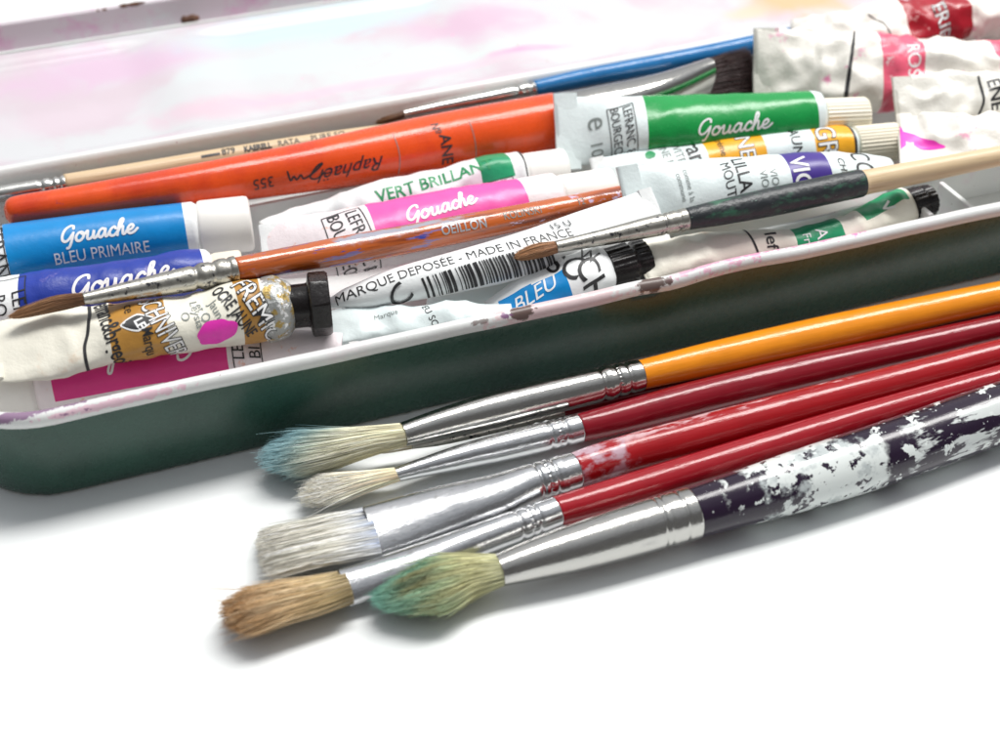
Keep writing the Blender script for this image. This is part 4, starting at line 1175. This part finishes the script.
# T6 vert brillant
tube('crumpled white gouache tube with green Vert Brillant lettering by the orange handle',
     [(262, 228, 15.5, 7, .25, 30), (280, 221, 16, 7, .4, 30), (300, 215, 16.5, 9, .5, 30), (360, 205, 17, 16, .6, 30), (430, 192, 17.5, 22, .8, 20), (500, 180, 18, 24, 1, 10), (522, 176, 18, 23.5, 1, 0), (524, 175.7, 18, 21, 1, 0)],
     zones=[(478, 509, -5.0, 7, 1), (520, 522, -99, 99, 2)], mats=['lbl_green2', 'ink'], cap=dict(kind='round', r=22, len=44, m='white_cap'), crumple=(.8, .10, .9, .13), seed=5,
     prints=[dict(t='VERT BRILLANT', p=(435, 181), size=4.0, m='green_ink', xs=.98, bold=.08), dict(t='TRES\nSOLIDE', p=(500, 188), size=1.5, m='ink'), dict(box=(6, 3.4), p=(500, 188), lw=.15)])
# T5 pink gouache
tube('gouache tube with a bright pink Gouache label and a flat white crimp',
     [(263, 251, 20, 25, .10, 35), (285, 249, 20, 30, .22, 35), (330, 243.5, 20, 32, .6, 25), (400, 231, 20, 33, .85, 10), (470, 217.5, 19.5, 31.5, .97, 5), (535, 205, 19, 29.5, 1, 0), (556, 201, 19, 28.5, 1, 0), (559, 200.5, 19, 25, 1, 0)],
     base='tube_pinkish', zones=[(371, 520, -6.2, 99, 1)], mats=['lbl_pink'], crimps=[('start', 4.4, .8, 'tube_white')], cap=dict(kind='round', r=25, len=58, m='white_cap'), crumple=(.3, .1, .15, .2), seed=6,
     prints=[dict(g=2.15, p=(442, 208), rot=3, m='white_ink', xs=1.12, wd=.27)] + LEF((353, 246), 4.0, -84, 18.5, 8.6))
# T7 green
tube('gouache tube with a grass green Gouache label and broad grey crimp',
     [(557, 132, 25, 37.5, .07, 48), (580, 131, 25, 34, .14, 46), (610, 129, 25, 32, .5, 40), (645, 127.5, 25, 31.5, .75, 20), (730, 124, 25, 30, .95, 5), (800, 119.5, 25, 28, 1, 0), (818, 118, 25, 26, 1, 0), (822, 117.8, 25, 20, 1, 0)],
     base='tube_cool', zones=[(643, 809, -99, 99, 1)], mats=['lbl_green'], crimps=[('start', 5.2, .6)], cap=dict(kind='ribbed', r=19, len=46, m='cream_cap', rib=30, amp=.05), crumple=(.5, .10, .3, .12), seed=7,
     prints=[dict(g=2.15, p=(735, 127), rot=2, m='white_ink', xs=1.2, wd=.22), dict(t='e', p=(597, 124), size=7, rot=-90, m='grey_ink'), dict(t='10', p=(596, 149), size=3.8, rot=-90, m='grey_ink')] + LEF((623, 132), 2.9, -88, 13.2, 6.0))
# T8 golden yellow
tube('paint tube with golden yellow bands and a ribbed cream cap',
     [(597, 183, 19, 25, .08, 45), (625, 177, 19.5, 23, .3, 40), (680, 167, 20, 22.5, .7, 20), (760, 156, 20.5, 22.5, .95, 5), (838, 147.5, 21, 22, 1, 0), (850, 146.3, 21, 20.5, 1, 0), (853, 146, 21, 17, 1, 0)],
     base='tube_cool', zones=[(703, 760, -99, 99, 1), (809, 846, -99, 99, 1), (846, 849, -99, 99, 2)], mats=['lbl_yellow', 'ink'], crimps=[('start', 3, .5, 'tube_white')],
     cap=dict(kind='ribbed', r=19.5, len=48, m='cream_cap', rib=34, amp=.06), crumple=(.3, .1, .3, .14), seed=8,
     prints=[dict(blob=(2.2, 2.8), p=(650, 155), m='green_ink', seed=3), dict(t='WITE\nNE P', p=(672, 154), size=2.8, rot=-90, m='grey_ink'), dict(t='ran', p=(694, 152), size=6, rot=-90, bold=.06),
             dict(t='crème', p=(721, 146), size=2.4, rot=-90), dict(t='NE', p=(745, 146), size=5.4, rot=-90, outline=.16, m='ink'), dict(t='JAUN', p=(795, 140), size=3.6, rot=-90), dict(t='GR', p=(826, 139), size=6.4, rot=-90, outline=.2, m='ink')])
# T9 violet
tube('white gouache tube with a violet band and flat pale crimp',
     [(625, 200, 25, 33, .06, 48), (647, 196, 25, 31, .12, 45), (680, 191, 25, 30, .5, 35), (740, 184, 25, 28, .75, 15), (800, 177, 25, 25, .85, 5), (850, 170, 25, 18, .7, 10), (886, 165, 25, 9.5, .5, 20), (891, 164, 25, 6, .5, 20)],
     base='tube_cool', zones=[(782, 822, -99, 99, 1)], mats=['lbl_purple'], crimps=[('start', 4.6, .55)], crumple=(.5, .1, .3, .12), seed=9,
     prints=[dict(t='LILLA', p=(742, 172), size=4.0, rot=-90, bold=.05), dict(t='MOUT', p=(728, 178), size=3.0, rot=-90), dict(t='comme à la\ncommune', p=(686, 186), size=1.7, rot=-90, m='grey_ink'),
             dict(t='VIO', p=(801, 172), size=5.4, rot=-90, m='white_ink', bold=.08), dict(t='VIO\nVIO', p=(768, 178), size=2.4, rot=-90, m='grey_ink'), dict(t='CG', p=(862, 161), size=6.5, rot=-90, m='ink', xs=.8), dict(t='CHE', p=(842, 166), size=2.4, rot=-90)])
# T10 marque deposee
tube('white tube with a barcode and Marque Déposée print tapering to a pale nib',
     [(318, 307, 19, 5, .8, 0), (332, 303, 20, 6, .9, 0), (348, 298.5, 21, 11, .9, 0), (400, 285, 22, 18, .9, 0), (450, 273.5, 22.5, 20.5, .9, 0), (520, 256, 23, 23, .85, 8), (590, 235, 23.5, 26, .6, 25), (640, 222, 24, 29, .2, 40), (660, 216, 24, 30, .08, 45)],
     crimps=[('end', 3, .5)],
     prints=[dict(t='MARQUE DEPOSÉE - MADE IN FRANCE', p=(458, 259), size=3.0, xs=.98, rot=1), dict(bars=(27, 5.5), p=(494, 271), rot=2, lean=-.8),
             dict(t='C', p=(400, 297), size=7.0, rot=35), dict(t='15 U', p=(560, 226), size=2.6, rot=1)])
# T11 pale pink
tube('pale pink rounded tube lying under the orange brush',
     [(401, 262, 13.5, 8, 1, 0), (405, 261, 13.5, 17, 1, 0), (414, 259, 13.5, 22, 1, 0), (470, 249, 14, 25, 1, 0), (560, 232, 14.5, 25, 1, 0), (620, 222, 15, 22, 1, 0)],
     base='pinkplastic' if 'pinkplastic' in M else 'lid_pink') if False else None
M['pale_pink'] = mat('pale_pink_plastic', (0.76, 0.46, 0.50), .4, var=.05)
tube('pale pink rounded tube lying under the orange brush',
     [(400, 263, 12.5, 6, 1, 0), (404, 262, 12.5, 16, 1, 0), (414, 260, 12.5, 22, 1, 0), (470, 249, 12.5, 25, 1, 0), (530, 238, 12.5, 25, 1, 0), (590, 226, 12.5, 22, 1, 0)],
     base='pale_pink', prints=[dict(line=[(-9, 0), (9, 0)], p=(478, 244), lw=.5)])
# T12 bluish white rounded
tube('bluish white rounded tube end beside the black capped tube',
     [(428, 307, 12, 5, 1, 0), (432, 306, 12, 12, 1, 0), (441, 304, 12, 17, 1, 0), (480, 296, 12, 19, 1, 0), (545, 282, 12, 20, 1, 0), (590, 272, 12, 19, 1, 0)],
     base='tube_cool')
# T13 black cap
tube('twisted tube with a blue patch, black letters and a black cap',
     [(488, 312, 15.5, 12, .25, 20), (515, 302, 17, 19, .4, 25), (550, 288.5, 18.5, 25, .6, 25), (580, 279, 19, 27, .85, 10), (598, 273, 19, 25.5, 1, 0), (605, 271, 19, 22, 1, 0)],
     zones=[(500, 562, -99, 1.0, 1)], mats=['lbl_cyan'], cap=dict(kind='flange', r=22.5, len=47, m='black_cap', rib=20, amp=.05), crumple=(.8, .10, .8, .12), seed=13,
     prints=[dict(t='BLEU', p=(533, 296), size=4.2, rot=8, m='white_ink', shear=.4), dict(t='CH', p=(592, 279), size=6.6, rot=-90, bold=.05), dict(t='SC', p=(565, 267), size=6.6, rot=-55, bold=.05), dict(t='W', p=(588, 256), size=4.6, rot=-60)])
# T14 flat crumpled white metal
tube('flattened crumpled white metal tube with tiny print behind the front rim',
     [(326, 330, 18, 17, .08, 20), (345, 326, 18.5, 17, .2, 20), (400, 320, 18.5, 14, .5, 15), (455, 314, 18.5, 11, .5, 15), (512, 308, 18.5, 6, .3, 20)],
     base='tube_cool', crumple=(1.2, .13, 1.1, .16), seed=14, crimps=[('start', 4, .35)],
     prints=[dict(t='EU SC', p=(430, 313), size=2.0, rot=-70), dict(t='Marque', p=(386, 316), size=1.6, rot=0, m='grey_ink')])
# T15 crumpled white green
tube('crumpled cream tube with an emerald green label and a black cap by the front rim',
     [(640, 262, 20, 20, .12, 25), (662, 257, 20, 19, .4, 25), (700, 251, 20, 17, .5, 20), (750, 245, 20, 14, .5, 20), (790, 240, 19.5, 11, .6, 20), (830, 234, 19.5, 12, .6, 20), (865, 222, 19.5, 16, .8, 10), (895, 211, 19, 18.5, 1, 0), (906, 207.5, 19, 16, 1, 0)],
     base='tube_cream', zones=[(793, 838, -3.2, 99, 1), (858, 903, -1.6, 99, 1)], mats=['lbl_green2'], cap=dict(kind='flange', r=17, len=30, m='black_cap', rib=18, amp=.05), crumple=(.9, .12, .9, .16), seed=15,
     crimps=[('start', 3.5, .4)],
     prints=[dict(line=[(-5, 0), (5, .6)], p=(754, 245), rot=-80, lw=.5), dict(t='lef', p=(772, 240), size=4, rot=-90, bold=.05), dict(t='A', p=(822, 234), size=3.6, rot=-90, m='white_ink'), dict(t='Fr', p=(806, 238), size=2.6, rot=-90, m='white_ink'), dict(t='V', p=(888, 205), size=4.6, rot=-90, outline=.15, m='white_ink')])
# T16 white with rose red
tube('crumpled dirty white tube with a rose red label and broad crimp at the back',
     [(755, 66, 27, 37, .06, 55), (776, 66, 27, 36, .12, 50), (815, 68, 26, 37, .45, 40), (860, 72, 26, 36, .7, 25), (930, 72, 26, 33, .85, 15), (1000, 68, 26, 30, .9, 10), (1080, 62, 26, 26, 1, 0)],
     base='tube_dirty', zones=[(847, 850, -99, 99, 2), (876, 917, -99, 99, 1), (984, 1060, -99, 99, 1)], mats=['lbl_red', 'ink'], crimps=[('start', 6, .7)], crumple=(1.5, .08, 1.9, .12), seed=16,
     prints=[dict(t='ROSE', p=(914, 62), size=4.6, rot=-90, m='white_ink')])
# T17 dark red
tube('cream tube with a dark red label lying furthest back in the box',
     [(790, 34, 26, 14, .15, 40), (830, 35, 27, 20, .4, 35), (880, 30, 28, 24, .6, 25), (950, 20, 28, 26, .85, 10), (1020, 10, 28, 26, 1, 0), (1080, 0, 28, 24, 1, 0)],
     base='tube_dirty', zones=[(899, 957, -99, 99, 1)], mats=['lbl_darkred'], crumple=(1.4, .09, 1.6, .14), seed=17,
     prints=[dict(t='ERIE', p=(942, 20), size=5.2, rot=-90, outline=.15, m='ink'), dict(line=[(-4, 0), (0, .8), (4, 0)], p=(879, 25), rot=-60, lw=.3, curve=True)])
# T18 grey
tube('greyish tube end with a folded crimp and black print at the right edge',
     [(896, 103, 27, 25, .08, 42), (920, 102, 27, 25, .2, 40), (960, 100, 27, 26, .5, 30), (1010, 97, 27, 26, .8, 15), (1080, 90, 27, 25, 1, 0)],
     base='tube_grey', crimps=[('start', 4.5, .7)], crumple=(1.4, .09, 1.6, .14), seed=18,
     prints=[dict(line=[(-6, .3), (0, 0), (3, -.8), (6, -2)], p=(983, 98), rot=-90, lw=.5, curve=True), dict(t='ENE', p=(995, 94), size=4.4, rot=-90, bold=.08)])
# T19 pink stripe
tube('white tube with a magenta paint streak along its pointed crimp',
     [(900, 141, 24, 26, .06, 8), (925, 141, 24.5, 25, .2, 12), (965, 139, 25, 25, .5, 15), (1010, 136, 25, 25, .8, 10), (1080, 128, 25, 24, 1, 0)],
     base='tube_dirty', crumple=(1.3, .09, 1.5, .14), seed=19, crimps=[('start', 3.0, .5, 'tube_dirty')],
     prints=[dict(blob=(12, 3.0), p=(915, 138), rot=-28, m='magenta_paint', seed=16), dict(blob=(2.6, 9), p=(893, 130), rot=12, m='magenta_paint', seed=6)])
# T3 ochre, on top at the front left
t3, L3 = tube('old cream tube with a brown ochre label, crumpled foil shoulder and octagonal black cap',
     [(-14, 352, 26, 27, .07, 18), (10, 350, 26, 31, .12, 20), (50, 343, 26, 35, .3, 22), (100, 334.5, 26, 31, .6, 15), (150, 328, 26, 29.5, .75, 10), (200, 321.5, 25.5, 28.5, .85, 5), (232, 315.5, 25.5, 30.5, .95, 0), (262, 310, 25.5, 31.5, 1, 0), (283, 307.5, 25.5, 28, 1, 0), (290, 306.8, 25.5, 20, 1, 0)],
     base='tube_cream', zones=[(112, 166, -99, 99, 1), (238, 262, -99, 99, 1), (264, 292, -99, 99, 2)], mats=['lbl_ochre', 'foil'],
     crimps=[('start', 3.5, .6)], cap=dict(kind='octagon', r=32.5, len=40, m='black_cap'), crumple=(.8, .09, .55, .16), seed=21,
     prints=[dict(line=[(-8.5, 1.2), (-4, .9), (0, -.1), (3, -1.4), (7, -1.8), (9, -1.9)], p=(87, 331), rot=-86, lw=.65, curve=True),
             dict(t='efranc&brgeois', p=(110, 331), size=4.9, rot=-80, bold=.07, xs=.60),
             dict(blob=(6.4, 3.7), p=(138, 324), rot=-0, m='white_ink', lens=True), dict(blob=(5.7, 3.0), p=(138, 324), rot=0, m='ink', lens=True), dict(t='LE', p=(139, 324), size=2.2, rot=-70, m='white_ink', bold=.08),
             dict(t='ce', p=(128, 309), size=2.8, rot=-88), dict(t='Marqu', p=(149, 343), size=2.7, rot=-88, bold=.02, xs=.8),
             dict(t='SCHNIVER', p=(163, 326), size=4.9, rot=-72, outline=.17, m='ink', xs=.66),
             dict(t='Leysia\nO', p=(191, 315), size=2.4, rot=-84, m='grey_ink'), dict(t='Jaune\net Oxer', p=(211, 316), size=2.3, rot=-76, m='grey_ink'),
             dict(blob=(7.4, 4.8), p=(217, 331), rot=5, m='magenta_paint', seed=9),
             dict(t='OCRE JAUNE', p=(234, 309), size=3.3, rot=-66, xs=.66, bold=.06),
             dict(t='FREMIC', p=(259, 309), size=5.6, rot=-68, outline=.2, m='ink', xs=.8)])

Lfo = Loft([(252, 311.5, 25.5, 28.5, 1, 0), (262, 310, 25.5, 32, 1, 0), (276, 308.4, 25.5, 31.5, 1, 0), (288, 307, 25.5, 27, 1, 0), (294, 306.4, 25.5, 20.5, 1, 0)], (.3, .3, .55, .24), 33)
loft_mesh('foil_shoulder', Lfo, [M['foil']], t3, .25, 160, s0=Lfo.at(265))
